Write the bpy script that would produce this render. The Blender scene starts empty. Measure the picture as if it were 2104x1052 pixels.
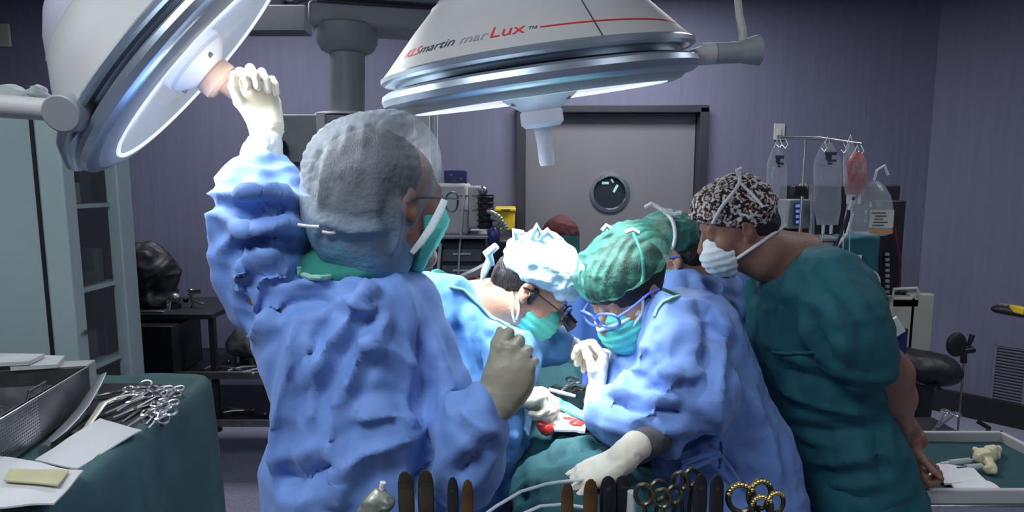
import bpy, math, random
import numpy as np
from mathutils import Vector, Matrix
from mathutils.bvhtree import BVHTree
random.seed(7)
SC = bpy.context.scene
COL = SC.collection
# ------------------------------------------------------------------ camera, world, lights, exposure
FPX = 1250.0                      # focal length in pixels of the 2104 x 1052 frame
TH = math.atan(151 / FPX)         # camera looks slightly down
CAM = np.array([0, 0, 1.65])
cam_d = bpy.data.cameras.new('camera')
cam_d.sensor_fit = 'HORIZONTAL'; cam_d.sensor_width = 36; cam_d.lens = 36 * FPX / 2104
cam_d.clip_start = 0.05
cam = bpy.data.objects.new('camera', cam_d); COL.objects.link(cam)
cam.location = CAM; cam.rotation_euler = (math.pi / 2 - TH, 0, 0)
SC.camera = cam
SC.view_settings.view_transform = 'Standard'; SC.view_settings.look = 'None'
SC.view_settings.gamma = 1; SC.view_settings.use_curve_mapping = False
SC.view_settings.exposure = 0.0
w = bpy.data.worlds.new('world'); SC.world = w; w.use_nodes = True
w.node_tree.nodes['Background'].inputs[0].default_value = (.5, .55, .7, 1)
w.node_tree.nodes['Background'].inputs[1].default_value = 0.05

def area(name, loc, aim, power, size, color=(1, 1, 1), size_y=None, spread=math.pi, shape=None):
    l = bpy.data.lights.new(name, 'AREA'); l.energy = power; l.size = size; l.color = color; l.spread = spread
    l.shape = shape or ('RECTANGLE' if size_y else 'DISK')
    if size_y: l.size_y = size_y
    o = bpy.data.objects.new(name, l); COL.objects.link(o); o.location = loc
    o.rotation_euler = Vector(Vector(aim) - Vector(loc)).to_track_quat('-Z', 'Y').to_euler()
    return o
# unseen ceiling panels added as fill light (their frames are built below) 
FILL_PANELS = [(-0.9, 0.05, 44, (.80, .88, 1)), (1.7, -0.2, 13, (.80, .88, 1)), (0.7, 3.45, 40, (.90, .90, 1)), (-1.6, 3.4, 27, (.88, .88, 1)), (-2.9, 1.1, 18, (.85, .95, 1)), (2.6, 2.3, 14, (.86, .9, 1))]
for (x, y, e, c) in FILL_PANELS:
    area('ceiling_panel_light', (x, y, 2.93), (x, y, 0), e, 1.1, c, .55)

# ------------------------------------------------------------------ geometry helpers
FWD = np.array([0, math.cos(TH), -math.sin(TH)]); UPV = np.array([0, math.sin(TH), math.cos(TH)]); RGT = np.array([1., 0, 0])
def ray(px, py): return FWD + (px - 1052) / FPX * RGT + (526 - py) / FPX * UPV
def P(px, py, Y):
    d = ray(px, py); return CAM + d * (Y / d[1])
def PZ(px, py, z):
    d = ray(px, py); return CAM + d * ((z - CAM[2]) / d[2])
def mpp(p): return float(np.dot(np.asarray(p) - CAM, FWD)) / FPX      # metres per pixel at a point
def nrm(v):
    v = np.asarray(v, float); return v / (np.linalg.norm(v) + 1e-12)
def V(*a): return np.array(a, float)
def screen_dir(px, py, dx, dy, toward):
    """unit world vector seen along (dx, dy) on the picture at a pixel, `toward` = share pointing to the camera"""
    r = nrm(ray(px, py)); e1 = nrm(np.cross(r, (0, 0, 1))); e2 = np.cross(e1, r)
    s = math.sqrt(max(0, 1 - toward * toward)); m = math.hypot(dx, dy)
    return nrm(s * (dx / m * e1 - dy / m * e2) - toward * r)
def frame(axis, hint=(0, 0, 1)):
    a = nrm(axis); u = np.cross(hint, a)
    if np.linalg.norm(u) < 1e-3: u = np.cross((0, 1, 0), a)
    u = nrm(u); return u, np.cross(a, u), a

def worldloc(o):
    v = V(0, 0, 0)
    while o is not None: v = v + V(*o.location); o = o.parent
    return v
def tag(o, label=None, cat=None, group=None, kind=None):
    if label: o['label'] = label
    if cat: o['category'] = cat
    if group: o['group'] = group
    if kind: o['kind'] = kind
    return o
def mk(name, vs, fs, m=None, parent=None, smooth=True, angle=40, bevel=0, loc=None):
    vs = np.asarray(vs, float); off = worldloc(parent) if parent is not None else V(0, 0, 0)
    if loc is not None: off = off * 0 + V(*loc)
    me = bpy.data.meshes.new(name)
    if isinstance(fs, np.ndarray):
        n = len(fs); k = fs.shape[1]
        me.vertices.add(len(vs)); me.vertices.foreach_set('co', (vs - off).astype(np.float32).ravel())
        me.loops.add(n * k); me.loops.foreach_set('vertex_index', fs.astype(np.int32).ravel())
        me.polygons.add(n); me.polygons.foreach_set('loop_start', np.arange(n, dtype=np.int32) * k)
        me.update(calc_edges=True)
    else:
        me.from_pydata([tuple(v) for v in (vs - off)], [], fs)
    me.polygons.foreach_set('use_smooth', [bool(smooth)] * len(me.polygons))
    if smooth and angle: me.set_sharp_from_angle(angle=math.radians(angle))
    if m: me.materials.append(m)
    o = bpy.data.objects.new(name, me); COL.objects.link(o)
    if loc is not None: o.location = loc
    if parent is not None: o.parent = parent
    if bevel:
        b = o.modifiers.new('bevel', 'BEVEL'); b.width = bevel; b.segments = 2; b.limit_method = 'ANGLE'
    return o
def empty(name, loc, label=None, cat=None, group=None):
    o = bpy.data.objects.new(name, None); COL.objects.link(o); o.location = [float(c) for c in loc]; o.empty_display_size = .05
    return tag(o, label, cat, group)

class MB:
    def __init__(s): s.v = []; s.f = []
    def add(s, vs, fs):
        b = len(s.v); s.v += [tuple(v) for v in vs]; s.f += [tuple(i + b for i in f) for f in fs]; return s
    def box(s, c, size, R=None):
        c = np.asarray(c, float); h = np.asarray(size, float) / 2
        vs = [V(x, y, z) * h for x in (-1, 1) for y in (-1, 1) for z in (-1, 1)]
        if R is not None: vs = [R @ v for v in vs]
        return s.add([v + c for v in vs], [(0, 1, 3, 2), (4, 6, 7, 5), (0, 4, 5, 1), (2, 3, 7, 6), (0, 2, 6, 4), (1, 5, 7, 3)])
    def cyl(s, a, b, ra, rb=None, n=16):
        rb = ra if rb is None else rb; a = np.asarray(a, float); b = np.asarray(b, float)
        u, v, _ = frame(b - a); vs = []
        for c, r in ((a, ra), (b, rb)):
            vs += [c + r * (math.cos(t) * u + math.sin(t) * v) for t in np.arange(n) * 2 * math.pi / n]
        fs = [(i, (i + 1) % n, n + (i + 1) % n, n + i) for i in range(n)] + [tuple(range(n))[::-1], tuple(range(n, 2 * n))]
        return s.add(vs, fs)
    def tube(s, pts, r, n=8, closed=False, flat=None):
        pts = [np.asarray(p, float) for p in pts]; m = len(pts); vs = []; u = None
        rs = r if hasattr(r, '__len__') else [r] * m
        for i, p in enumerate(pts):
            t = nrm(pts[(i + 1) % m] - pts[i - 1]) if closed else nrm(pts[min(i + 1, m - 1)] - pts[max(i - 1, 0)])
            if u is None: u, v, _ = frame(t)
            else: u = nrm(u - np.dot(u, t) * t); v = np.cross(t, u)
            if flat is not None:
                fu = nrm(np.cross(t, flat)); fv = np.asarray(flat, float)
                vs += [p + rs[i] * math.cos(a) * fu + rs[i] * .25 * math.sin(a) * fv for a in np.arange(n) * 2 * math.pi / n]
            else:
                vs += [p + rs[i] * (math.cos(a) * u + math.sin(a) * v) for a in np.arange(n) * 2 * math.pi / n]
        fs = []
        for i in range(m if closed else m - 1):
            j = (i + 1) % m
            fs += [(i * n + k, i * n + (k + 1) % n, j * n + (k + 1) % n, j * n + k) for k in range(n)]
        if not closed: fs += [tuple(range(n))[::-1], tuple(range((m - 1) * n, m * n))]
        return s.add(vs, fs)
    def lathe(s, prof, org, axis, n=64, hint=(0, 0, 1)):
        u, v, a = frame(axis, hint); org = np.asarray(org, float); vs = []; m = len(prof)
        for (r, h) in prof:
            vs += [org + h * a + max(r, 1e-4) * (math.cos(t) * u + math.sin(t) * v) for t in np.arange(n) * 2 * math.pi / n]
        fs = [(i * n + k, i * n + (k + 1) % n, (i + 1) * n + (k + 1) % n, (i + 1) * n + k) for i in range(m - 1) for k in range(n)]
        return s.add(vs, fs)
    def ell(s, c, r, R=None, n=14):
        c = np.asarray(c, float); r = np.asarray(r, float) * np.ones(3); vs = []
        for i in range(n + 1):
            ph = math.pi * i / n
            for t in np.arange(2 * n) * math.pi / n:
                q = V(math.sin(ph) * math.cos(t), math.sin(ph) * math.sin(t), math.cos(ph)) * r
                vs.append(c + (R @ q if R is not None else q))
        k = 2 * n
        return s.add(vs, [(i * k + j, i * k + (j + 1) % k, (i + 1) * k + (j + 1) % k, (i + 1) * k + j) for i in range(n) for j in range(k)])
    def sheet(s, c4, nx=16, ny=12, th=.002, amp=.004, seed=0, freq=9, up=(0, 0, 1)):
        """thin wavy cloth or paper between four corners, with thickness"""
        a, b, c, d = [np.asarray(q, float) for q in c4]; up = np.asarray(up, float); rows = []
        for j in range(ny + 1):
            for i in range(nx + 1):
                x, y = i / nx, j / ny
                p = (a * (1 - x) + b * x) * (1 - y) + (d * (1 - x) + c * x) * y
                rows.append(p)
        rows = np.array(rows); nz = vnoise(rows * freq + seed * 7.3) - .5
        top = rows + np.outer(nz * amp * 2 + amp + th, up); bot = top - up * th
        n = (nx + 1) * (ny + 1); fs = []
        for j in range(ny):
            for i in range(nx):
                q = j * (nx + 1) + i; r4 = (q, q + 1, q + nx + 2, q + nx + 1)
                fs.append(r4); fs.append(tuple(k + n for k in r4[::-1]))
        edge = [i for i in range(nx + 1)] + [(j + 1) * (nx + 1) + nx for j in range(ny)] + [ny * (nx + 1) + i for i in range(nx - 1, -1, -1)] + [j * (nx + 1) for j in range(ny - 1, 0, -1)]
        for k in range(len(edge)):
            p, q = edge[k], edge[(k + 1) % len(edge)]; fs.append((q, p, p + n, q + n))
        return s.add(list(top) + list(bot), fs)
    def build(s, name, m, parent=None, **k): return mk(name, s.v, s.f, m, parent, **k)

_T = np.random.RandomState(5).rand(48, 48, 48)
def vnoise(p):
    p = np.asarray(p, float); i = np.floor(p).astype(int); f = p - i; f = f * f * (3 - 2 * f); r = 0
    for dx in (0, 1):
        for dy in (0, 1):
            for dz in (0, 1):
                wgt = (f[:, 0] if dx else 1 - f[:, 0]) * (f[:, 1] if dy else 1 - f[:, 1]) * (f[:, 2] if dz else 1 - f[:, 2])
                r = r + wgt * _T[(i[:, 0] + dx) % 48, (i[:, 1] + dy) % 48, (i[:, 2] + dz) % 48]
    return r

# ------------------------------------------------------------------ signed distance modelling (people, cloth)
class SDF:
    def __init__(s): s.ops = []
    def _a(s, mode, fn, lo, hi, k): s.ops.append((mode, fn, np.asarray(lo, float), np.asarray(hi, float), k)); return s
    def cone(s, a, b, ra, rb=None, k=.02, mode='u', sq=None):
        a = np.asarray(a, float); b = np.asarray(b, float); rb = ra if rb is None else rb; ab = b - a; L = np.dot(ab, ab) + 1e-9
        R = max(ra, rb)
        def fn(p):
            t = np.clip((p - a) @ ab / L, 0, 1); q = p - a - t[:, None] * ab
            if sq is not None:
                dr, sc = sq; c = q @ dr; q = q + np.outer(c * (1 / sc - 1), dr)
            d = np.sqrt((q * q).sum(1)) - (ra + (rb - ra) * t)
            return d * (min(1, sq[1]) if sq is not None else 1)
        return s._a(mode, fn, np.minimum(a, b) - R * 1.3, np.maximum(a, b) + R * 1.3, k)
    def ell(s, c, r, R=None, k=.02, mode='u'):
        c = np.asarray(c, float); r = np.asarray(r, float) * np.ones(3)
        def fn(p):
            q = p - c
            if R is not None: q = q @ R
            k0 = np.sqrt(((q / r) ** 2).sum(1)); k1 = np.sqrt(((q / (r * r)) ** 2).sum(1)) + 1e-6
            return k0 * (k0 - 1) / k1
        m = r.max(); return s._a(mode, fn, c - m, c + m, k)
    def stack(s, rings, k=.03, pw=2.4):
        rg = sorted(rings, key=lambda q: q[0][2]); z = np.array([q[0][2] for q in rg])
        cx = np.array([q[0][0] for q in rg]); cy = np.array([q[0][1] for q in rg]); A = np.array([q[1] for q in rg]); B = np.array([q[2] for q in rg])
        C = np.array([math.radians(q[3]) if len(q) > 3 else 0 for q in rg])
        def fn(p):
            zz = p[:, 2]; a = np.interp(zz, z, A); b = np.interp(zz, z, B); yaw = np.interp(zz, z, C)
            dx = p[:, 0] - np.interp(zz, z, cx); dy = p[:, 1] - np.interp(zz, z, cy)
            x = (np.cos(yaw) * dx + np.sin(yaw) * dy) / a; y = (-np.sin(yaw) * dx + np.cos(yaw) * dy) / b
            d = ((np.abs(x) ** pw + np.abs(y) ** pw) ** (1 / pw) - 1) * np.minimum(a, b)
            return np.maximum(d, np.maximum(zz - z[-1], z[0] - zz) )
        m = max(A.max(), B.max())
        return s._a('u', fn, V(cx.min() - m, cy.min() - m, z[0]), V(cx.max() + m, cy.max() + m, z[-1]), k)
    def cut(s, pt, n, k=.004):
        """keep what lies on the n side of the plane"""
        pt = np.asarray(pt, float); n = nrm(n); s.ops.append(('i', lambda p: -((p - pt) @ n), None, None, k)); return s
    def ev(s, p):
        d = np.full(len(p), .3)
        for mode, fn, lo, hi, k in s.ops:
            if lo is None:
                b = fn(p); h = np.clip(.5 - .5 * (b - d) / k, 0, 1); d = b * (1 - h) + d * h + k * h * (1 - h); continue
            mg = .09 + k; m = np.all((p > lo - mg) & (p < hi + mg), axis=1)
            if not m.any(): continue
            b = fn(p[m]); a = d[m]
            if mode == 'u':
                h = np.clip(.5 + .5 * (b - a) / k, 0, 1); a = a * h + b * (1 - h) - k * h * (1 - h)
            else:
                b = -b; h = np.clip(.5 - .5 * (b - a) / k, 0, 1); a = b * (1 - h) + a * h + k * h * (1 - h)
            d[m] = a
        return d
    def bounds(s):
        b = [(o[2], o[3]) for o in s.ops if o[2] is not None and o[0] == 'u']
        return np.min([q[0] for q in b], 0) - .03, np.max([q[1] for q in b], 0) + .03
    def mesh(s, vox, smooth=1):
        lo, hi = s.bounds(); nb = np.ceil((hi - lo) / vox / 4).astype(int); n = nb * 4
        g = np.stack(np.meshgrid(*[np.arange(k) for k in nb], indexing='ij'), -1).reshape(-1, 3)
        dc = s.ev(lo + (g * 4 + 1.5) * vox)
        F = np.repeat(np.repeat(np.repeat(dc.reshape(nb), 4, 0), 4, 1), 4, 2)
        fl = g[np.abs(dc) < max(8 * vox, .02)]
        off = np.stack(np.meshgrid(range(4), range(4), range(4), indexing='ij'), -1).reshape(-1, 3)
        nodes = (fl[:, None, :] * 4 + off[None]).reshape(-1, 3)
        F[nodes[:, 0], nodes[:, 1], nodes[:, 2]] = s.ev(lo + nodes * vox)
        S = F < 0; S[0] = S[-1] = False; S[:, 0] = S[:, -1] = False; S[:, :, 0] = S[:, :, -1] = False
        c = np.zeros(tuple(n - 1), np.int8)
        for dx in (0, 1):
            for dy in (0, 1):
                for dz in (0, 1): c += S[dx:n[0] - 1 + dx, dy:n[1] - 1 + dy, dz:n[2] - 1 + dz]
        act = np.argwhere((c > 0) & (c < 8)); idx = np.full(tuple(n - 1), -1, np.int64); idx[act[:, 0], act[:, 1], act[:, 2]] = np.arange(len(act))
        acc = np.zeros((len(act), 3)); cnt = np.zeros(len(act))
        cr = [(x, y, z) for x in (0, 1) for y in (0, 1) for z in (0, 1)]
        for a in cr:
            for ax in range(3):
                if a[ax]: continue
                b = list(a); b[ax] = 1
                pa = act + a; pb = act + b
                fa = F[pa[:, 0], pa[:, 1], pa[:, 2]]; fb = F[pb[:, 0], pb[:, 1], pb[:, 2]]
                m = (fa < 0) != (fb < 0); t = np.where(m, fa / np.where(fa == fb, 1, fa - fb), 0)
                q = np.array(a) + np.outer(t, np.eye(3)[ax]); acc[m] += q[m]; cnt[m] += 1
        vs = lo + (act + acc / np.maximum(cnt, 1)[:, None]) * vox
        fs = []
        for ax in range(3):
            u, v = [(1, 2), (2, 0), (0, 1)][ax]
            sl0 = [slice(None)] * 3; sl1 = [slice(None)] * 3; sl0[ax] = slice(0, -1); sl1[ax] = slice(1, None)
            A = S[tuple(sl0)]; Bq = S[tuple(sl1)]; e = np.argwhere(A != Bq)
            e = e[(e[:, u] > 0) & (e[:, v] > 0) & (e[:, u] < n[u] - 1) & (e[:, v] < n[v] - 1)]
            ins = A[e[:, 0], e[:, 1], e[:, 2]]
            q = []
            for du, dv in ((-1, -1), (0, -1), (0, 0), (-1, 0)):
                w_ = e.copy(); w_[:, u] += du; w_[:, v] += dv; q.append(idx[w_[:, 0], w_[:, 1], w_[:, 2]])
            q = np.stack(q, 1); q[~ins] = q[~ins][:, ::-1]; fs.append(q)
        fs = np.concatenate(fs); fs = fs[(fs >= 0).all(1)]
        M = Msh(vs, fs); M.relax(smooth); return M

class Msh:
    def __init__(s, v, f): s.v = v; s.f = f
    def relax(s, it):
        if it <= 0: return s
        a = s.f; b = np.roll(a, 1, 1); i = np.concatenate([a.ravel(), b.ravel()]); j = np.concatenate([b.ravel(), a.ravel()])
        cnt = np.bincount(i, minlength=len(s.v))[:, None] + 1e-9
        for k in range(it):
            for lam in (.5, -.4):
                m = np.stack([np.bincount(i, s.v[j, c], len(s.v)) for c in range(3)], 1) / cnt
                s.v = s.v + lam * (m - s.v)
        return s
    def soften(s, it, lam=.5):
        a = s.f; b = np.roll(a, 1, 1); i = np.concatenate([a.ravel(), b.ravel()]); j = np.concatenate([b.ravel(), a.ravel()])
        cnt = np.bincount(i, minlength=len(s.v))[:, None] + 1e-9
        for k in range(it):
            m = np.stack([np.bincount(i, s.v[j, c], len(s.v)) for c in range(3)], 1) / cnt
            s.v = s.v + lam * (m - s.v)
        return s
    def normals(s):
        q = s.v[s.f]; n = np.cross(q[:, 2] - q[:, 0], q[:, 3] - q[:, 1]); N = np.zeros_like(s.v)
        for c in range(3):
            for k in range(4): N[:, c] += np.bincount(s.f[:, k], n[:, c], len(s.v))
        return N / (np.linalg.norm(N, axis=1)[:, None] + 1e-12)
    def push(s, d): s.v = s.v + s.normals() * np.asarray(d)[:, None]; return s
    def bvh(s):
        if not hasattr(s, '_b') or s._n is not s.v: s._b = BVHTree.FromPolygons(s.v.tolist(), s.f.tolist()); s._n = s.v
        return s._b
    def hit(s, px, py):
        d = nrm(ray(px, py)); h = s.bvh().ray_cast(Vector(CAM), Vector(d))
        return (np.array(h[0]), np.array(h[1])) if h[0] is not None else (None, None)
    def line(s, pts, off=0, step=10):
        """picture points -> 3-D points lying on the surface"""
        out = []
        for (x0, y0), (x1, y1) in zip(pts[:-1], pts[1:]):
            n = max(1, int(math.hypot(x1 - x0, y1 - y0) / step))
            for k in range(n):
                out.append((x0 + (x1 - x0) * k / n, y0 + (y1 - y0) * k / n))
        out.append(pts[-1]); res = []
        last = None
        for (x, y) in out:
            h, nn = s.hit(x, y)
            if h is None:
                if last is None: continue
                d = nrm(ray(x, y)); Yd = last[1]; h = CAM + d * (Yd - CAM[1]) / d[1]; nn = -d
            if np.dot(nn, nrm(h - CAM)) > 0: nn = -nn
            q = h + off * nn; res.append(q); last = h
        return res
    def crease(s, pts, amp, w, step=12):
        ln = s.line(pts, 0, step)
        if len(ln) < 2: return s
        ln = np.array(ln); m = np.all((s.v > ln.min(0) - 8 * w) & (s.v < ln.max(0) + 8 * w), 1); p = s.v[m]
        best = np.full(len(p), 9.); tt = np.zeros(len(p)); n = len(ln) - 1
        for i in range(n):
            a, b = ln[i], ln[i + 1]; ab = b - a; t = np.clip((p - a) @ ab / (ab @ ab + 1e-12), 0, 1)
            d = np.linalg.norm(p - a - t[:, None] * ab, axis=1); c = d < best; best[c] = d[c]; tt[c] = (i + t[c]) / n
        prof = np.exp(-best / (1.7 * w)) - .25 * np.exp(-((best - 4 * w) / (1.5 * w)) ** 2)
        fade = np.clip(np.minimum(tt, 1 - tt) * 6 + .15, 0, 1)
        D = np.zeros(len(s.v)); D[m] = amp * prof * fade
        return s.push(D)
    def wrinkle(s, amp, freq, stretch=(1, 1, 1), seed=0, warp=.6, R=None, sharp=1.6, where=None):
        p = s.v if R is None else s.v @ R
        p = p * np.array(stretch) * freq + seed * 3.17
        wv = np.stack([vnoise(p * .7 + 11), vnoise(p * .7 + 23), vnoise(p * .7 + 37)], 1) - .5
        n1 = vnoise(p + wv * warp * 2); r = 1 - np.abs(2 * n1 - 1); r = r ** sharp
        n2 = vnoise(p * 2.3 + wv * warp + 5); r2 = (1 - np.abs(2 * n2 - 1)) ** sharp
        d = amp * ((r - .5) + .4 * (r2 - .5))
        if where is not None: d = d * where(s.v)
        return s.push(d)
    def obj(s, name, m, parent=None, **k): return mk(name, s.v, s.f, m, parent, angle=k.pop('angle', 0), **k)

# ------------------------------------------------------------------ materials
def mat(name, col, rough=.6, metal=0, var=.08, vscale=8, bump=0, bscale=60, alpha=1, spec=.5, emit=None, es=0, coat=0, sheen=0, trans=0, stretch=None, sss=0, dirt=None, bdist=.01, bump2=0, b2scale=12, facet=0, fscale=9):
    m = bpy.data.materials.new(name); m.use_nodes = True; nt = m.node_tree; N = nt.nodes; L = nt.links
    b = N['Principled BSDF']; b.inputs['Roughness'].default_value = rough; b.inputs['Metallic'].default_value = metal
    b.inputs['Alpha'].default_value = alpha; b.inputs['Specular IOR Level'].default_value = spec
    b.inputs['Coat Weight'].default_value = coat; b.inputs['Sheen Weight'].default_value = sheen; b.inputs['Transmission Weight'].default_value = trans
    if sss:
        b.inputs['Subsurface Weight'].default_value = sss; b.inputs['Subsurface Scale'].default_value = .01
        b.inputs['Subsurface Radius'].default_value = (1, .35, .2)
    if emit: b.inputs['Emission Color'].default_value = (*emit, 1); b.inputs['Emission Strength'].default_value = es
    tc = N.new('ShaderNodeTexCoord'); mp = N.new('ShaderNodeMapping'); L.new(tc.outputs['Object'], mp.inputs[0])
    if stretch: mp.inputs['Scale'].default_value = stretch
    nz = N.new('ShaderNodeTexNoise'); nz.inputs['Scale'].default_value = vscale; nz.inputs['Detail'].default_value = 5; L.new(mp.outputs[0], nz.inputs[0])
    rp = N.new('ShaderNodeValToRGB'); L.new(nz.outputs[0], rp.inputs[0])
    c = np.array(col); d2 = np.array(dirt) if dirt is not None else c * (1 - var)
    rp.color_ramp.elements[0].position = .3; rp.color_ramp.elements[1].position = .7
    rp.color_ramp.elements[0].color = (*np.clip(d2, 0, 1), 1); rp.color_ramp.elements[1].color = (*np.clip(c * (1 + var), 0, 1), 1)
    L.new(rp.outputs[0], b.inputs['Base Color']); last = None
    for st, scl in ((bump2, b2scale), (bump, bscale)):
        if st:
            n2 = N.new('ShaderNodeTexNoise'); n2.inputs['Scale'].default_value = scl; n2.inputs['Detail'].default_value = 4; L.new(mp.outputs[0], n2.inputs[0])
            bp = N.new('ShaderNodeBump'); bp.inputs['Strength'].default_value = st; bp.inputs['Distance'].default_value = bdist
            L.new(n2.outputs[0], bp.inputs['Height'])
            if last: L.new(last.outputs[0], bp.inputs['Normal'])
            last = bp
    if facet:      # crisp flat folds of stiff cloth
        dn = N.new('ShaderNodeTexNoise'); dn.inputs['Scale'].default_value = fscale * .5; dn.inputs['Detail'].default_value = 2; L.new(mp.outputs[0], dn.inputs[0])
        va = N.new('ShaderNodeVectorMath'); va.operation = 'MULTIPLY_ADD'; L.new(dn.outputs['Color'], va.inputs[0]); va.inputs[1].default_value = (.25, .25, .25); L.new(mp.outputs[0], va.inputs[2])
        vo = N.new('ShaderNodeTexNoise'); vo.noise_type = 'RIDGED_MULTIFRACTAL'; vo.inputs['Scale'].default_value = fscale * .45; vo.inputs['Detail'].default_value = 2.5; vo.inputs['Roughness'].default_value = .45; L.new(va.outputs[0], vo.inputs[0])
        bp = N.new('ShaderNodeBump'); bp.inputs['Strength'].default_value = facet; bp.inputs['Distance'].default_value = .012; L.new(vo.outputs[0], bp.inputs['Height'])
        if last: L.new(last.outputs[0], bp.inputs['Normal'])
        last = bp
    if last: L.new(last.outputs[0], b.inputs['Normal'])
    return m
M = dict(
    wall=mat('wall paint', (.160, .165, .235), .7, var=.05, vscale=2.2, stretch=(14, 14, .5), bump=.15, bscale=9),
    ceil=mat('ceiling paint', (.12, .12, .15), .8),
    floor=mat('floor vinyl', (.38, .385, .47), .42, var=.14, vscale=60, spec=.35),
    black=mat('black rubber', (.012, .012, .014), .5, var=.2),
    blackgloss=mat('black plastic', (.015, .015, .018), .3),
    darksteel=mat('dark painted steel', (.03, .032, .036), .45, metal=.3),
    steel=mat('brushed steel', (.55, .56, .57), .3, metal=1, var=.1, vscale=30),
    steeld=mat('dull steel', (.30, .30, .29), .38, metal=.9, var=.2, vscale=20),
    chrome=mat('chrome', (.8, .8, .8), .1, metal=1, var=.05),
    door=mat('door laminate', (.20, .20, .205), .55, var=.06, vscale=2, spec=.3),
    doorframe=mat('door frame', (.035, .036, .045), .45, var=.1),
    cabinet=mat('cabinet paint', (.40, .49, .47), .5, var=.05, vscale=3),
    cabpanel=mat('cabinet panel', (.37, .46, .45), .45, var=.07, vscale=2),
    glass=mat('clear glass', (.8, .9, .9), .03, alpha=.04, spec=.8),
    lampgrey=mat('lamp grey enamel', (.40, .39, .365), .5, var=.04),
    lampcap=mat('lamp lilac enamel', (.30, .29, .34), .5, var=.05),
    lamprim=mat('lamp polished rim', (.45, .52, .57), .32, metal=.75, var=.05),
    lampdark=mat('lamp groove', (.06, .07, .09), .3, metal=.6),
    lamppink=mat('lamp handle hub', (.72, .48, .38), .4),
    lampwhite=mat('lamp handle plastic', (.88, .86, .88), .35),
    lens=mat('lamp lens', (.55, .62, .72), .12, metal=.8, var=.15, vscale=6, emit=(.75, .85, 1), es=.35),
    lensbright=mat('bright lamp lens', (.55, .62, .72), .2, metal=.5, emit=(.85, .9, 1), es=.7),
    lensedge=mat('lit lens edge', (.9, .93, 1), .3, emit=(.85, .92, 1), es=.7),
    red=mat('red print', (.65, .02, .02), .5), ink=mat('dark print', (.05, .05, .07), .5), inkgrey=mat('grey print', (.28, .28, .30), .5),
    pendant=mat('pendant enamel', (.24, .25, .25), .45, var=.05),
    cream=mat('cream plastic', (.50, .50, .47), .5, var=.06),
    beige=mat('beige plastic', (.42, .42, .34), .55, var=.08),
    navy=mat('navy plastic', (.02, .03, .13), .35), yellow=mat('yellow plastic', (.75, .55, .02), .5),
    gown=mat('blue gown fabric', (.150, .275, .600), .66, var=.06, vscale=5, bump=.12, bscale=500, sheen=.15, facet=.6, fscale=9, stretch=(1, 1, .45)),
    gownl=mat('light blue gown fabric', (.12, .33, .68), .66, var=.05, vscale=5, bump=.12, bscale=500, sheen=.15, facet=.6, fscale=9, stretch=(1, 1, .45)),
    drapeblue=mat('blue drape', (.07, .18, .50), .7, var=.08, bump=.1, bscale=300),
    teal=mat('teal surgical drape', (.007, .065, .075), .75, var=.12, bump=.25, bscale=400, bump2=.2, b2scale=25),
    tealtable=mat('green table cover', (.050, .120, .115), .75, var=.12, bump=.2, bscale=400),
    scrub=mat('teal scrubs', (.006, .090, .108), .8, var=.15, bump=.25, bscale=500, facet=.3, fscale=9, stretch=(1, 1, .8)),
    green=mat('green cotton', (.015, .20, .15), .8, var=.1, bump=.2, bscale=300),
    greenedge=mat('pale green binding', (.28, .55, .42), .7),
    mask=mat('green surgical mask', (.10, .58, .46), .7, var=.06, bump=.2, bscale=200),
    maskwhite=mat('white surgical mask', (.72, .80, .78), .7, var=.04, bump=.2, bscale=200),
    white=mat('white cotton', (.74, .74, .73), .8, var=.05, bump=.3, bscale=120),
    paper=mat('white paper', (.62, .62, .60), .8, var=.06, bump=.15, bscale=80),
    paperstain=mat('yellow stained gauze', (.52, .48, .27), .8, var=.15),
    capwhite=mat('pale blue cap', (.50, .76, .84), .75, var=.06, bump=.2, bscale=150),
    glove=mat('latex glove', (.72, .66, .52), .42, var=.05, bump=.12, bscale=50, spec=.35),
    gloved=mat('latex glove worn by lamp holder', (.33, .30, .21), .45, var=.06, bump=.12, bscale=50, spec=.3),  # darker copy of the latex glove, shade put into its colour
    cuff=mat('knit cuff', (.74, .76, .74), .85, bump=.4, bscale=300),
    skin=mat('skin', (.46, .25, .165), .5, var=.10, vscale=14, bump=.12, bscale=180, sss=.08),
    skintan=mat('tanned skin', (.27, .135, .088), .5, var=.12, vscale=14, bump=.15, bscale=160, sss=.06),
    hair=mat('dark hair', (.012, .010, .009), .5, var=.4, vscale=50, stretch=(6, 6, 1), bump=.6, bscale=60),
    bluegl=mat('blue glasses', (.10, .16, .75), .25), ear_red=mat('skin lit', (.7, .2, .1), .5),
    blood=mat('red tissue', (.45, .02, .015), .3, var=.3, vscale=40, coat=.5),
    plastic=mat('clear plastic', (.55, .60, .64), .2, alpha=.30, spec=.7, var=.15, vscale=12, bump=.5, bscale=18),
    plasticd=mat('clear plastic tube', (.75, .80, .80), .2, alpha=.6, spec=.7),
    bloodbag=mat('blood bag', (.34, .09, .08), .3, alpha=.92, var=.4, vscale=14, dirt=(.46, .30, .29)),
    bronze=mat('tarnished steel', (.10, .085, .05), .35, metal=.8, var=.4, vscale=25),
    amber=mat('amber handle', (.15, .075, .025), .35, metal=.4, var=.4, vscale=15),
    gold=mat('gold plate', (.75, .55, .18), .25, metal=1),
    knob=mat('grey green metal', (.35, .36, .28), .4, metal=.6, var=.3, vscale=30),
    towel=mat('white towel', (.70, .76, .74), .9, bump=.5, bscale=150),
    redcap=mat('red cap cloth', (.09, .012, .012), .8, var=.2), drkgreen=mat('dark green cloth', (.012, .07, .06), .8),
    cream2=mat('ivory plastic', (.55, .55, .45), .5), bagcloth=mat('grey cloth', (.07, .07, .075), .9, bump=.4, bscale=40),
)
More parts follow.
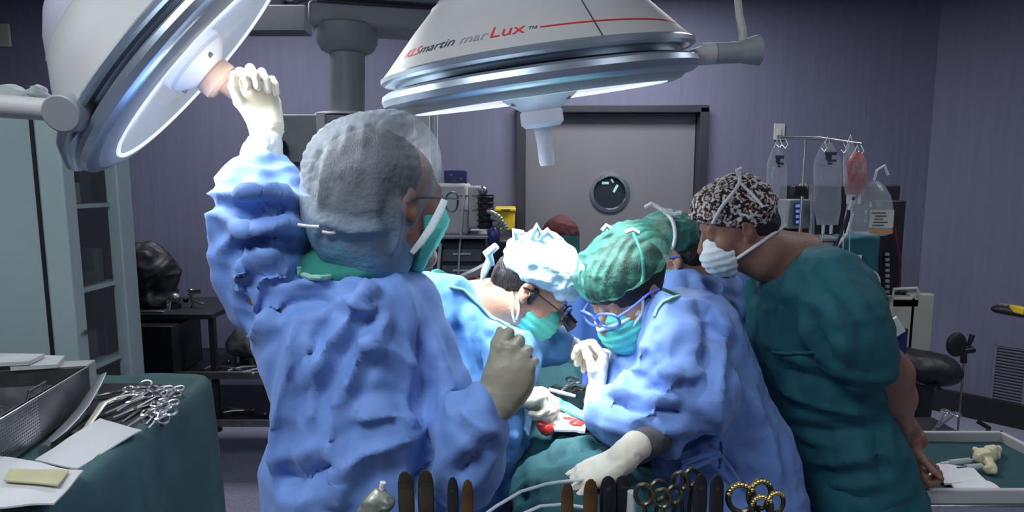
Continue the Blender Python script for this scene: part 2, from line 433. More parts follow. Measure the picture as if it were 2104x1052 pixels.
def see_through(name, col, solid, rough=.6, scale=9, contrast=(.35, .65), lo=.5, stretch=(1, 1, 1)):
    """thin non-woven: partly transparent, denser where the cloth is gathered"""
    m = mat(name, col, rough, bump=.3, bscale=90); nt = m.node_tree; N = nt.nodes; L = nt.links
    b = N['Principled BSDF']; t = N.new('ShaderNodeBsdfTransparent'); mx = N.new('ShaderNodeMixShader'); out = N['Material Output']
    tc = N.new('ShaderNodeTexCoord'); mp = N.new('ShaderNodeMapping'); mp.inputs['Scale'].default_value = stretch; L.new(tc.outputs['Object'], mp.inputs[0])
    nz = N.new('ShaderNodeTexNoise'); nz.inputs['Scale'].default_value = scale; nz.inputs['Detail'].default_value = 4; L.new(mp.outputs[0], nz.inputs[0])
    mr = N.new('ShaderNodeMapRange'); mr.inputs[1].default_value = contrast[0]; mr.inputs[2].default_value = contrast[1]
    mr.inputs[3].default_value = solid * lo; mr.inputs[4].default_value = min(1, solid * 1.25); L.new(nz.outputs[0], mr.inputs[0])
    L.new(mr.outputs[0], mx.inputs[0]); L.new(t.outputs[0], mx.inputs[1]); L.new(b.outputs[0], mx.inputs[2]); L.new(mx.outputs[0], out.inputs['Surface'])
    return m
M['hood'] = see_through('sheer grey hood', (.40, .45, .48), .36, scale=10, stretch=(1, 1, .6))
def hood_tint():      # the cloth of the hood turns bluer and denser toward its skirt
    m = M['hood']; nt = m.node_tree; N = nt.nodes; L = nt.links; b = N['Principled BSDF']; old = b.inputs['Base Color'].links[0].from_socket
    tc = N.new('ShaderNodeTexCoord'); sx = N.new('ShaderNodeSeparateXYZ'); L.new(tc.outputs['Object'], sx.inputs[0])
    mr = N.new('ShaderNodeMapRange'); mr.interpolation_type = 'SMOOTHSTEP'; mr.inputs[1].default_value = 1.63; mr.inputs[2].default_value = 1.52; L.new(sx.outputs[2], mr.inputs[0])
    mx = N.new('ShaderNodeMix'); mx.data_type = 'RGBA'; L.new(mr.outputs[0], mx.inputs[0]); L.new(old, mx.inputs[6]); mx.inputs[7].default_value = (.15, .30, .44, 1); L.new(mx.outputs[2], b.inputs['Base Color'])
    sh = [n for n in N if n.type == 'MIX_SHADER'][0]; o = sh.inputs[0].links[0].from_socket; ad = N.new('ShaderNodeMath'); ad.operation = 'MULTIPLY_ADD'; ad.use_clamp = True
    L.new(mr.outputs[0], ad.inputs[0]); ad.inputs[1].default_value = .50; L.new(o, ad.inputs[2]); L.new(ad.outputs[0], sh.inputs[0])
hood_tint()
M['capgreen'] = see_through('sheer green cap', (.045, .25, .18), .36, scale=16, stretch=(1.5, 1.5, .5))
M['capteal'] = see_through('green cap', (.07, .36, .29), .90, scale=10)
def cap_pattern():
    m = mat('printed cap cloth', (.7, .68, .64), .8, bump=.2, bscale=150); nt = m.node_tree; N = nt.nodes; L = nt.links; b = N['Principled BSDF']
    tc = N.new('ShaderNodeTexCoord'); mp = N.new('ShaderNodeMapping'); L.new(tc.outputs['Object'], mp.inputs[0]); mp.inputs['Rotation'].default_value = (.3, .5, .2)
    v = N.new('ShaderNodeTexVoronoi'); v.feature = 'DISTANCE_TO_EDGE'; v.inputs['Scale'].default_value = 42; L.new(mp.outputs[0], v.inputs[0])
    v1 = N.new('ShaderNodeTexVoronoi'); v1.inputs['Scale'].default_value = 42; L.new(mp.outputs[0], v1.inputs[0])
    nz = N.new('ShaderNodeTexNoise'); nz.inputs['Scale'].default_value = 90; nz.inputs['Detail'].default_value = 2; L.new(mp.outputs[0], nz.inputs[0])
    r1 = N.new('ShaderNodeValToRGB'); e = r1.color_ramp.elements; e[0].position = .10; e[0].color = (.66, .63, .58, 1); e[1].position = .14; e[1].color = (.07, .05, .04, 1)
    e2 = e.new(.22); e2.color = (.10, .06, .045, 1); e3 = e.new(.26); e3.color = (.50, .42, .36, 1)
    L.new(v.outputs['Distance'], r1.inputs[0])
    r2 = N.new('ShaderNodeValToRGB'); r2.color_ramp.interpolation = 'CONSTANT'; f = r2.color_ramp.elements; f[0].color = (.03, .022, .02, 1); f[1].position = .47; f[1].color = (1, 1, 1, 1)
    g = f.new(.44); g.color = (.45, .10, .06, 1); L.new(nz.outputs[0], r2.inputs[0])
    mx = N.new('ShaderNodeMix'); mx.data_type = 'RGBA'; mx.blend_type = 'MULTIPLY'; mx.inputs[0].default_value = 1
    L.new(r1.outputs[0], mx.inputs[6]); L.new(r2.outputs[0], mx.inputs[7]); L.new(mx.outputs[2], b.inputs['Base Color']); return m
M['capprint'] = cap_pattern()
def perforated():
    m = mat('perforated steel', (.45, .45, .45), .4, metal=.8); nt = m.node_tree; N = nt.nodes; L = nt.links; b = N['Principled BSDF']
    return m
M['perf'] = perforated()
# ------------------------------------------------------------------ the room
YB, ZC, XL, XR, YF = 4.4, 2.985, -3.9, 3.9, -2.3
def struct(name, mb, m, parent=None, **k):
    o = mb.build(name, m, parent, smooth=False, **k); o['kind'] = 'structure'; return o
struct('floor', MB().box((0, 1.05, -.05), (8.2, 7.2, .1)), M['floor'])
struct('ceiling', MB().box((0, 1.05, ZC + .05), (8.2, 7.2, .1)), M['ceil'])
dl, dr, dt = P(1070, 220, YB)[0], P(1442, 220, YB)[0], 2.17
wb = MB()
wb.box(((XL + dl) / 2, YB + .05, ZC / 2), (dl - XL, .1, ZC)); wb.box(((3.05 + dr) / 2, YB + .05, ZC / 2), (3.05 - dr, .1, ZC)); wb.box(((dl + dr) / 2, YB + .05, (ZC + dt) / 2), (dr - dl, .1, ZC - dt))
struct('wall_back', wb, M['wall'])
struct('wall_left', MB().box((XL - .05, 1.05, ZC / 2), (.1, 6.9, ZC)), M['wall'])
struct('wall_right', MB().box((XR + .05, .6, ZC / 2), (.1, 6, ZC)), M['wall'])
struct('wall_front', MB().box((0, YF - .05, ZC / 2), (7.8, .1, ZC)), M['wall'])
ca, cb = V(2.98, YB, 0), V(XR, 3.48, 0); cd = nrm(cb - ca); cn = V(cd[1], -cd[0], 0); cn = cn if cn[1] < 0 else -cn
CR = np.stack([cd, -cn, V(0, 0, 1)], 1)
struct('wall_corner', MB().box((ca + cb) / 2 - cn * .04 + V(0, 0, ZC / 2), (np.linalg.norm(cb - ca) + .08, .08, ZC), CR), M['wall'])
struct('baseboard_back', MB().box(((XL + dl) / 2, YB - .012, .075), (dl - XL - .1, .024, .15)).box(((2.98 + dr) / 2 , YB - .012, .075), (2.98 - dr - .1, .024, .15)), M['black'], bevel=.004)
struct('baseboard_corner', MB().box((ca + cb) / 2 + cn * .014 + V(0, 0, .085), (np.linalg.norm(cb - ca) - .03, .024, .17), CR), M['black'], bevel=.004)
struct('baseboard_right', MB().box((XR - .014, .5, .085), (.024, 5.6, .17)), M['black'])
# door with frame, closer strip and porthole
d = empty('door_1', ((dl + dr) / 2, YB, 0)); d['kind'] = 'structure'
fm = MB(); t_ = .06
fm.box((dl - .0, YB - .015, dt / 2), (t_, .13, dt)).box((dr + .0, YB - .015, dt / 2), (t_, .13, dt)).box(((dl + dr) / 2, YB - .015, dt - .01), (dr - dl + t_, .13, .05))
struct('door_frame', fm, M['doorframe'], d, bevel=.004)
pc = P(1253, 396, YB + .02); R_ = .125
lf = MB(); n = 48; w2, h2 = (dr - dl) / 2 - .04, 0
x0, x1, z0, z1 = dl + .035, dr - .035, .01, dt - .04
ring = [V(pc[0] + R_ * math.cos(a), YB + .02, pc[2] + R_ * math.sin(a)) for a in np.arange(n) * 2 * math.pi / n]
outr = []
for a in np.arange(n) * 2 * math.pi / n:
    c_, s_ = math.cos(a), math.sin(a); tx = ((x1 if c_ > 0 else x0) - pc[0]) / c_ if abs(c_) > 1e-6 else 1e9; tz = ((z1 if s_ > 0 else z0) - pc[2]) / s_ if abs(s_) > 1e-6 else 1e9
    t = min(tx, tz); outr.append(V(pc[0] + t * c_, YB + .02, pc[2] + t * s_))
bk = [p + V(0, .05, 0) for p in ring + outr]
fs = []
for i in range(n):
    j = (i + 1) % n; fs += [(i, n + i, n + j, j), (2 * n + i, 2 * n + j, 3 * n + j, 3 * n + i), (i, j, 2 * n + j, 2 * n + i)]
lf.add(ring + outr + bk, fs)
crn = [V(x1, YB + .02, z0), V(x1, YB + .02, z1), V(x0, YB + .02, z1), V(x0, YB + .02, z0)]
for q in crn:       # square the corners off
    i = min(range(n), key=lambda k: np.linalg.norm(outr[k] - q)); best = [k for k in range(n) if (abs(outr[k][0] - q[0]) < 1e-6) != (abs(outr[(k + 1) % n][0] - q[0]) < 1e-6) and abs(outr[k][2] - q[2]) < .6]
    for k in best[:1]: lf.add([outr[k], outr[(k + 1) % n], q, ], [(0, 1, 2)])
struct('door_leaf', lf, M['door'], d)
MB().box(((x0 + x1) / 2, YB + .062, (z0 + z1) / 2), (x1 - x0, .02, z1 - z0)).build('door_backing', M['doorframe'], d, smooth=False)
MB().lathe([(R_ - .006, 0), (R_ + .016, -.004), (R_ + .018, -.014), (R_ - .004, -.016), (R_ - .012, -.002), (R_ - .006, 0)], (pc[0], YB + .02, pc[2]), (0, 1, 0), 48).build('porthole_ring', M['steel'], d)
MB().lathe([(0, 0), (R_ - .01, 0)], (pc[0], YB + .026, pc[2]), (0, 1, 0), 48).build('porthole_glass', mat('porthole glass', (.03, .06, .06), .06, spec=1, alpha=.35), d)
for k, (u_, v_, a_, b_) in enumerate(((-.03, .07, .05, .018), (.045, .03, .018, .06), (.02, .085, .03, .012))):  # glowing patches stand in for reflections in the porthole glass
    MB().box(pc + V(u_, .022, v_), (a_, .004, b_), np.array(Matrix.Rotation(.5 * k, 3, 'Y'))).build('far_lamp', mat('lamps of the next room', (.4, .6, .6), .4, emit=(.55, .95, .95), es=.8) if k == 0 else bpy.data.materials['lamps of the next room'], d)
MB().box((dr - .16, YB + .008, 1.02), (.03, .03, .3)).build('push_plate', M['steel'], d, bevel=.004)
# wall switch, outlet box, vent grille
o = empty('wall_switch', P(1601, 272, YB - .01), 'small ivory switch plate high on the violet wall right of the door', 'switch')
MB().box(P(1601, 271, YB - .006), (.078, .014, .115)).build('plate', M['cream'], o, bevel=.004)
MB().box(P(1601, 271, YB - .016), (.03, .01, .05)).build('rocker', M['cream'], o, bevel=.002)
MB().box(P(7, 72, YB - .01), (.1, .02, .16)).build('wall_sensor', M['beige'], None, bevel=.02); tag(bpy.data.objects['wall_sensor'], 'olive rounded sensor box high on the far wall at far left', 'sensor')
gx = (P(2072, 770, 4.0)); tpar = np.dot(gx - ca, cd)
def onc(px, py):
    dd = ray(px, py); k = np.dot(ca - CAM, cn) / np.dot(dd, cn); return CAM + dd * k
g0 = onc(2074, 770); o = empty('vent_grille', g0 - V(0, 0, .2), 'narrow metal vent grille low on the angled wall at right', 'vent')
W_, H_ = .17, .40
MB().box(g0 + cn * .006 + cd * W_ / 2, (.018, .014, H_), CR).box(g0 + cn * .006 - cd * W_ / 2, (.018, .014, H_), CR).box(g0 + cn * .006 + V(0, 0, H_ / 2), (W_ + .018, .014, .018), CR).box(g0 + cn * .006 - V(0, 0, H_ / 2), (W_ + .018, .014, .018), CR).build('grille_frame', mat('vent paint', (.17, .17, .22), .5), o, smooth=False)
MB().box(g0 + cn * .002, (W_, .003, H_), CR).build('backing', M['doorframe'], o, smooth=False)
sl = bpy.data.materials['vent paint']
for k in range(18):
    MB().box(g0 + cn * .008 + V(0, 0, -H_ / 2 + .022 + k * .0212), (W_ - .02, .01, .008), CR @ np.array(Matrix.Rotation(.5, 3, 'X'))).build('slat', sl, o, smooth=False)
o = empty('outlet_box', P(1928, 748, YB), 'pale plastic connection box on the wall behind the black stool', 'outlet box')
MB().box(P(1928, 748, YB - .02), (.17, .04, .17)).build('housing', M['cream'], o, bevel=.008)
for k in (-.04, .04): MB().cyl(P(1928, 748, YB - .04) + V(k, .005, 0), P(1928, 748, YB - .04) + V(k, -.006, 0), .022).build('socket', M['doorframe'], o)
# ceiling panels added out of view to carry the fill lights
for i, (x, y, e, c) in enumerate(FILL_PANELS):
    o = empty('ceiling_light', (x, y, ZC - .05), 'dimmed rectangular ceiling light panel ' + ['above the left foreground', 'above the right foreground', 'over the middle of the room', 'over the black trolley side', 'over the green cabinet side', 'over the fluid bag side'][i], 'ceiling light')
    MB().box((x, y + .3, ZC - .02), (1.2, .03, .04)).box((x, y - .3, ZC - .02), (1.2, .03, .04)).box((x - .6, y, ZC - .02), (.03, .63, .04)).box((x + .6, y, ZC - .02), (.03, .63, .04)).build('frame', M['cream'], o, smooth=False)
    MB().box((x, y, ZC - .008), (1.17, .57, .01)).build('diffuser', mat('panel diffuser', (.7, .75, .8), .5, emit=(.8, .85, 1), es=.4) if i == 0 else bpy.data.materials['panel diffuser'], o, smooth=False)

# ------------------------------------------------------------------ surgical lamps
def lamp(name, label, ctr_px, Y, R, sdir, toward, text):
    C = P(*ctr_px, Y); a = screen_dir(*ctr_px, *sdir, toward)     # a = the way the lamp shines
    up = -a; root = empty(name, C, label, 'surgical lamp')
    def prof(l): return [(r * R, h * R) for r, h in l]
    n = 96
    MB().lathe(prof([(.0, .78), (.2, .765), (.38, .70), (.50, .61), (.60, .51)]), C, up, n).build('dome_cap', M['lampcap'], root, angle=30)
    MB().lathe(prof([(.60, .51), (.615, .503), (.62, .49), (.74, .375), (.84, .27), (.92, .185), (.965, .14)]), C, up, n).build('dome', M['lampgrey'], root, angle=30)
    MB().lathe(prof([(.965, .14), (.985, .128), (.985, .105), (.965, .09), (.90, .085), (.89, .06)]), C, up, n).build('upper_rim', M['lamprim'], root, angle=30)
    MB().lathe(prof([(.89, .085), (.885, .04), (.90, .03)]), C, up, n).build('groove', M['lampdark'], root)
    MB().lathe(prof([(.89, .05), (.96, .045), (.99, .03), (1.0, .0), (.99, -.035), (.96, -.055), (.92, -.06)]), C, up, n).build('lower_rim', M['lamprim'], root, angle=30)
    MB().lathe(prof([(.92, -.06), (.89, -.085), (.84, -.10), (.81, -.09)]), C, up, n).build('bezel', M['lampgrey'], root)
    MB().lathe(prof([(.81, -.09), (.805, -.10), (.785, -.10), (.78, -.09)]), C, up, n).build('lens_edge', M['lensedge'], root)
    MB().lathe(prof([(.78, -.09), (.6, -.065), (.4, -.05), (.22, -.05), (.0, -.05)]), C, up, n).build('lens', M['lensbright'] if text else M['lens'], root)
    pl = MB().lathe(prof([(.0, -.05), (.25, -.05), (.25, -.075), (.235, -.09), (.13, -.165), (.115, -.17), (.0, -.17)]), C, up, 40).build('handle_plate', M['lampwhite'], root)
    u, v, _ = frame(up)
    for k in range(3):
        t = k * 2.094 + .4; q = C + (math.cos(t) * u + math.sin(t) * v) * .2 * R + a * .1 * R
        MB().cyl(q, q + a * .008, .006, .005, 10).build('screw', M['steeld'], pl)
    MB().lathe(prof([(.0, -.165), (.125, -.165), (.14, -.18), (.14, -.25), (.115, -.275), (.0, -.275)]), C, up, 32).build('handle_hub', M['lamppink'] if not text else M['lampwhite'], root)
    MB().lathe(prof([(.0, -.255), (.062, -.255), (.052, -.38), (.052, -.50), (.045, -.525), (.0, -.53)]), C, up, 24).build('handle', M['lamppink'] if not text else M['lampwhite'], root)
    # seams of the dome shell
    for k in range(3):
        t = k * 2.094 + (1.75 if text else .9); dr_ = math.cos(t) * u + math.sin(t) * v
        MB().tube([C + dr_ * r * R + up * (h + .002) * R for r, h in [(.965, .14), (.84, .272), (.62, .492)]], .0012, 6).build('seam', M['lampdark'], root)
    area(name + '_light', C + a * .115 * R, C + a, text and 5.4 or 9, R * (.95 if text else 1.5), (.88, .94, 1), spread=math.radians(46 if text else 80))
    return root, C, a, R
L2, C2, A2, R2 = lamp('surgical_lamp', 'large round lamp hanging tilted in the centre with red and grey lettering', (1105, 172), 1.41, .350, (.125, .99), .05, True)
L1, C1, A1, R1 = lamp('surgical_lamp', 'large round lamp at upper left whose handle the gloved hand holds', (388, 116), 1.30, .305, (.78, .63), .155, False)
# text and stripe on lamp 2 wrap round the dome shell
def cone_map(C, up, R, px_anchor):
    """returns fn(u_metres along the rim, v metres up the slope) -> point on the dome shell"""
    # the shell between (.92,.185) and (.62,.49)
    r0, h0, r1, h1 = .92 * R, .185 * R, .62 * R, .49 * R; Ls = math.hypot(r1 - r0, h1 - h0); sl = V((r1 - r0) / Ls, (h1 - h0) / Ls, 0)
    toc = nrm(CAM - C); e = nrm(toc - np.dot(toc, up) * up); f = np.cross(up, e)   # e faces the camera
    if np.dot(f, RGT) < 0: f = -f
    def fn(uu, vv, lift=.0012):
        r = r0 + sl[0] * vv; h = h0 + sl[1] * vv; th = uu / ((r0 + r1) / 2)
        nr, nh = -sl[1] * -1, sl[0] * -1
        return C + (math.cos(th) * e + math.sin(th) * f) * (r + nr * lift) + up * (h + nh * lift)
    return fn
fm_ = cone_map(C2, -A2, R2, None)
def on_dome(parts, height, u0, v0, slope):
    u = u0
    for txt, m, sc, nm in parts:
        cu = bpy.data.curves.new('t', 'FONT'); cu.body = txt; cu.size = height * sc; cu.extrude = 0
        ob = bpy.data.objects.new('t', cu); COL.objects.link(ob); dg = bpy.context.evaluated_depsgraph_get(); me = bpy.data.meshes.new_from_object(ob.evaluated_get(dg))
        vs = [tuple(v.co) for v in me.vertices]; fs = [tuple(p.vertices) for p in me.polygons]
        bpy.data.objects.remove(ob); wdt = max(v[0] for v in vs)
        mk(nm, [fm_(u + v[0] + v[1] * .18, v0 + v[1] + slope * (u + v[0] - u0)) for v in vs], fs, m, L2, smooth=False)
        u += wdt + height * .08
    return u
ue = on_dome([('KLS', M['red'], 1, 'lettering'), ('martin', M['ink'], 1, 'lettering'), (' mar', M['inkgrey'], 1, 'lettering'), ('Lux', M['red'], 1.25, 'lettering'), ('\u2122', M['ink'], .6, 'lettering')], .030, -.255, .010, .0)
sv = []; n = 40
for k in range(n + 1):
    u = ue + .004 + k / n * .30; vv = .018 - .006 * (k / n) ** 2; sv += [fm_(u, vv - .0016), fm_(u, vv + .0016)]
mk('stripe', sv, [(2 * k, 2 * k + 2, 2 * k + 3, 2 * k + 1) for k in range(n)], M['red'], L2)
# lamp 2 arm : joint block at its right edge, elbow and vertical tube to the ceiling
root = L2
e_ = nrm(RGT - np.dot(RGT, A2) * A2)
MB().cyl(C2 + e_ * R2 * .94 - A2 * .02 * R2, P(1452, 111, 1.42), .016, .022, 20).build('hinge', M['lampgrey'], root)
MB().cyl(P(1442, 112, 1.42), P(1468, 110, 1.42), .024, .024, 24).build('joint_collar', M['lampgrey'], root)
MB().cyl(P(1469.5, 110, 1.42), P(1530, 107, 1.42), .0235, .0235, 24).build('joint_barrel', M['pendant'], root)
MB().cyl(P(1520, 107, 1.42), P(1558, 103, 1.42), .024, .034, 24).build('flange', M['pendant'], root)
MB().tube([P(1528, 104, 1.42), P(1525, 60, 1.42), P(1519, 30, 1.43), P(1516, 0, 1.45), P(1512, -60, 1.5), P(1505, -150, 1.6), V(.68, 1.9, 2.86), V(.68, 2.0, 2.96)], [.009, .009, .008, .008, .01, .014, .02, .03], 16).build('arm', M['lampgrey'], root)
ct = MB(); q = P(1330, 22, 1.38)
ct.box(q, (.034, .012, .01), np.array(Matrix.Rotation(.3, 3, 'Y'))).box(q + V(.013, 0, .002), (.008, .012, .024)).box(q - V(.008, 0, .004), (.01, .014, .018)).build('clip', M['cream2'], root, bevel=.002)
# lamp 1 arm and yoke
root = L1
ax0 = P(158, 236, 1.2)
MB().tube([P(-260, 208, 1.12), P(-120, 212, 1.10), P(0, 218, 1.08), P(80, 224, 1.06), P(122, 228, 1.05)], [.021, .021, .020, .019, .019], 20).build('arm', M['lampgrey'], root)
MB().cyl(P(124, 234, 1.02), P(162, 228, 1.07), .031, .034, 28).build('joint_barrel', M['pendant'], root, bevel=.003)
MB().cyl(P(164, 228, 1.07), P(190, 238, 1.12), .036, .032, 28).build('joint_collar', M['lampgrey'], root)
MB().tube([P(160, 250, 1.12), P(152, 295, 1.14), P(158, 335, 1.18)], [.028, .027, .020], 20).build('yoke', M['lamprim'], root)
s = MB().tube([P(-260, 208, 1.12), V(-1.55, 1.3, 2.3), V(-1.6, 1.6, 2.98)], [.03, .03, .04], 16).build('support_tube', M['lampgrey'], root)

# ------------------------------------------------------------------ ceiling pendant and what hangs at the back
o = empty('ceiling_pendant', P(714, 240, 3.0), 'grey ceiling boom with round column behind the hooded surgeon', 'pendant')
Yp = 3.0; q0 = P(640, 30, Yp); q1 = P(1150, 62, Yp + .2)
dirb = nrm(q1 - q0); RB = np.stack([dirb, nrm(np.cross((0, 0, 1), dirb)), np.cross(dirb, nrm(np.cross((0, 0, 1), dirb)))], 1)
Lb = np.linalg.norm(q1 - q0)
MB().box((q0 + q1) / 2 + V(0, 0, -.015), (Lb, .24, .11), RB).build('boom', M['pendant'], o, bevel=.02)
MB().box((q0 + q1) / 2 + V(.03, -.122, .03), (Lb * .94, .006, .006), RB).build('gap', M['black'], o, smooth=False)
MB().box((q0 + q1) / 2 + V(-.0, .0, .11), (Lb, .22, .10), RB).build('upper_boom', M['pendant'], o, bevel=.02)
c = P(713, 80, Yp); MB().lathe([(0, .06), (.135, .06), (.143, .05), (.143, -.02), (.12, -.055), (.09, -.07), (0, -.07)], c, (0, 0, 1), 40).build('bearing_housing', M['pendant'], o, angle=35)
MB().cyl(P(714, 100, Yp), P(714, 240, Yp), .082, .082, 40).build('column', M['pendant'], o)
MB().lathe([(0, .012), (.15, .012), (.16, 0), (0, 0)], P(714, 240, Yp), (0, 0, 1), 40).build('column_flange', M['cream'], o)
MB().box(P(715, 340, Yp + .02), (.60, .32, .46)).build('console_box', M['pendant'], o, bevel=.012)
MB().box(P(662, 300, Yp - .152), (.04, .03, .30)).build('console_rail', M['cream'], o, bevel=.004)
MB().box(P(620, 330, Yp - .17), (.17, .03, .012)).build('rail', M['steel'], o)
MB().cyl(V(*(P(1000, 62, Yp)[:2]), 2.45), V(*(P(1000, 62, Yp)[:2]), ZC), .09, .09, 32).build('ceiling_mount', M['pendant'], o)
o = empty('valve_cluster', P(580, 345, 2.85), 'black and yellow gas hose valves beside the gloved raised wrist', 'valve')
MB().cyl(P(578, 305, 2.83), P(578, 335, 2.83), .03, .022).build('valve_body', M['black'], o)
MB().ell(P(578, 298, 2.83), .024).build('knob', M['black'], o)
MB().tube([P(582, 335, 2.83), P(590, 360, 2.82), P(605, 350, 2.80), P(612, 380, 2.83), P(600, 410, 2.85), P(628, 440, 2.86)], .008).build('hose', mat('yellow hose', (.45, .40, .06), .5), o)
MB().tube([P(574, 335, 2.83), P(585, 385, 2.82), P(620, 372, 2.80), P(636, 420, 2.83)], .008).build('hose', M['black'], o)
MB().box(P(606, 372, 2.86), (.10, .03, .03)).build('bracket', M['darksteel'], o, bevel=.004)
o = empty('hanging_panel', P(568, 66, 3.4), 'flat grey duct panel under the ceiling left of the boom', 'panel')
MB().box(P(568, 43, 3.4), (.345, .12, .135)).build('panel', mat('duct grey', (.13, .14, .145), .6), o, bevel=.006)
MB().box(V(P(568, 20, 3.4)[0], 3.4, (P(568, 20, 3.4)[2] + ZC) / 2), (.08, .08, ZC - P(568, 20, 3.4)[2])).build('hanger', M['darksteel'], o)
MB().tube([P(470, -20, 3.5) , P(560, -4, 3.45), P(600, 6, 3.42), P(632, -8, 3.4)], .02).build('cable', M['darksteel'], o)
# upright panel and cables behind the hood
o = empty('equipment_mast', V(P(880, 300, 3.75)[0], 3.75, 0), 'slim grey equipment mast between the pendant and the violet wall', 'mast')
xm = P(872, 300, 3.75)[0]; MB().box(V(xm, 3.75, 1.08), (.08, .06, 2.16)).build('post', M['pendant'], o, bevel=.006)
MB().box(V(xm - .045, 3.74, 1.08), (.028, .03, 2.16)).build('track', M['cream'], o)
MB().box(V(xm + .052, 3.77, 1.08), (.018, .04, 2.16)).build('side_panel', M['pendant'], o)
MB().tube([V(xm + .085, 3.75, 2.5), V(xm + .075, 3.75, 1.6), V(xm + .09, 3.75, 1.0), V(xm + .05, 3.73, .9)], .004).build('cable', M['cream'], o)
MB().tube([P(797, 200, 3.5), P(795, 300, 3.5), P(797, 420, 3.5), P(800, 560, 3.5)], .004).build('cable', M['cream'], o)
MB().box(V(xm, 3.75, .03), (.28, .26, .06)).build('base', M['darksteel'], o, bevel=.01)

# ------------------------------------------------------------------ anaesthesia machine left of the door
Ya = 3.2
o = empty('anaesthesia_machine', V(P(940, 500, Ya)[0], Ya + .1, 0), 'cream anaesthesia machine with black hoses behind the surgeons', 'machine')
def bx(name, l, t, r, b, Y, dep, m, par, bev=.008, **k):
    p0, p1 = P(l, t, Y), P(r, b, Y); c = (p0 + p1) / 2
    return MB().box(V(c[0], Y + dep / 2, c[2]), (abs(p1[0] - p0[0]), dep, abs(p0[2] - p1[2]))).build(name, m, par, bevel=bev, **k)
bx('housing', 886, 376, 962, 484, Ya, .28, M['cream'], o, .02)
bx('side_module', 958, 382, 992, 470, Ya + .03, .24, M['cream'], o, .012)
for k in range(4): bx('slot', 944 + (k % 2) * 26, 400 + (k // 2) * 30, 962 + (k % 2) * 24, 404 + (k // 2) * 30, Ya - .004 + .03 * (k % 2), .01, M['pendant'], o, .002)
s_ = bx('monitor', 912, 350, 958, 378, Ya + .02, .10, M['navy'], o, .006)
for (x, y, m) in ((925, 358, 'cream'), (945, 366, 'cream'), (932, 370, 'inkgrey')): bx('indicator', x, y, x + 4, y + 2, Ya + .014, .01, M[m], s_, 0)
bx('worktop', 876, 485, 1003, 491, Ya - .08, .5, M['pendant'], o, .004)
bx('cabinet', 888, 494, 1000, 760, Ya, .42, M['darksteel'], o, .01)
for k in range(3):
    dd = bx('drawer', 908, 512 + k * 34, 990, 538 + k * 34, Ya - .015, .02, mat('drawer grey', (.10, .10, .11), .5), o, .004)
    bx('handle', 930, 520 + k * 34, 968, 524 + k * 34, Ya - .03, .018, M['cream'], dd, .002)
MB().tube([P(905, 500, Ya - .05), P(900, 560, Ya - .05), P(890, 640, Ya - .05)], .008).build('power_cable', M['cream'], o)
MB().tube([P(955, 388, Ya - .02), P(950, 430, Ya - .02), P(944, 520, Ya - .03), P(940, 600, Ya - .02)], .005).build('sample_line', M['cream'], o)
MB().cyl(P(998, 400, Ya), P(998, 470, Ya), .042, .036, 24).build('bellows', M['black'], o)
for k in range(6): MB().lathe([(.04, -.006), (.049, 0), (.04, .006)], P(998, 405 + k * 12, Ya), (0, 0, 1), 24).build('bellows_rib', M['black'], o)
MB().ell(P(992, 392, Ya - .02), .026).build('valve', M['steeld'], o)
for j, (a_, b_) in enumerate(((0, 0), (8, 12))):
    pts = []
    for k in range(24):
        t = k / 23; x = 1000 + a_ + 30 * math.sin(t * 3.1); y = 432 + b_ + 46 * t; pts.append(P(x, y, Ya - .03))
    rr = [.013 + .004 * (i % 2) for i in range(24)]; MB().tube(pts, rr, 12).build('breathing_hose', M['knob'] if j == 0 else M['pendant'], o)
MB().ell(P(1014, 488, Ya - .04), (.035, .035, .06)).build('reservoir_bag', M['navy'], o)
for (sx, sy) in ((-1, 0), (1, 0), (-1, 1), (1, 1)):
    q = V(P(940, 500, Ya)[0] + sx * .13, Ya + .06 + sy * .3, 0); MB().cyl(q + V(-.015, 0, .04), q + V(.015, 0, .04), .04).build('caster', M['black'], o)
xq = P(888, 500, Ya)[0]; MB().box(V(P(944, 500, Ya)[0], Ya + .21, .3), (.28, .42, .46)).build('base', M['darksteel'], o)
o = empty('sharps_bin', P(1040, 475, 3.9), 'yellow plastic bin hung on the wall left of the grey door', 'bin')
bx('bin_body', 1018, 434, 1058, 475, 3.98, .34, M['yellow'], o, .012); bx('bin_lid', 1016, 428, 1060, 435, 3.97, .36, M['yellow'], o, .006)
bx('slot', 1030, 430, 1048, 433, 3.955, .02, M['ink'], o, 0)
o = empty('waste_bin', V(P(990, 640, 3.7)[0], 3.75, 0), 'dark drape bundle stand behind the bent surgeon by the wall', 'stand')
bx('stand_body', 1000, 492, 1056, 800, 3.7, .3, M['darksteel'], o, .02)

# ------------------------------------------------------------------ green cabinet at left
xc = -1.60; Yn, Yf_ = 2.17, 2.55; zt = 1.93; xw = -2.75
o = empty('supply_cabinet', (xc - .5, 2.3, 0), 'tall pale green metal supply cabinet with glazed open shelves', 'cabinet')
mc = M['cabinet']
MB().box(((xw + xc - .04) / 2, Yn + .015, zt / 2), (xc - .04 - xw, .02, zt - .06)).build('side_panel', M['cabpanel'], o, bevel=.003)
MB().box((xc - .03, Yn + .028, zt / 2), (.085, .06, zt)).build('near_post', mc, o, bevel=.005)
MB().box((xc - .085, Yn + .004, zt / 2), (.012, .01, zt - .1)).build('gasket', M['black'], o)
MB().box((xc - .02, Yf_ - .03, zt / 2), (.05, .09, zt)).build('far_post', mc, o, bevel=.005)
MB().box(((xw + xc) / 2, (Yn + Yf_) / 2, zt - .015), (xc - xw, Yf_ - Yn + .02, .03)).build('top_panel', mc, o, bevel=.004)
MB().box(((xw + xc) / 2, Yf_ - .0, zt / 2), (xc - xw, .015, zt - .04)).build('back_panel', M['darksteel'], o)
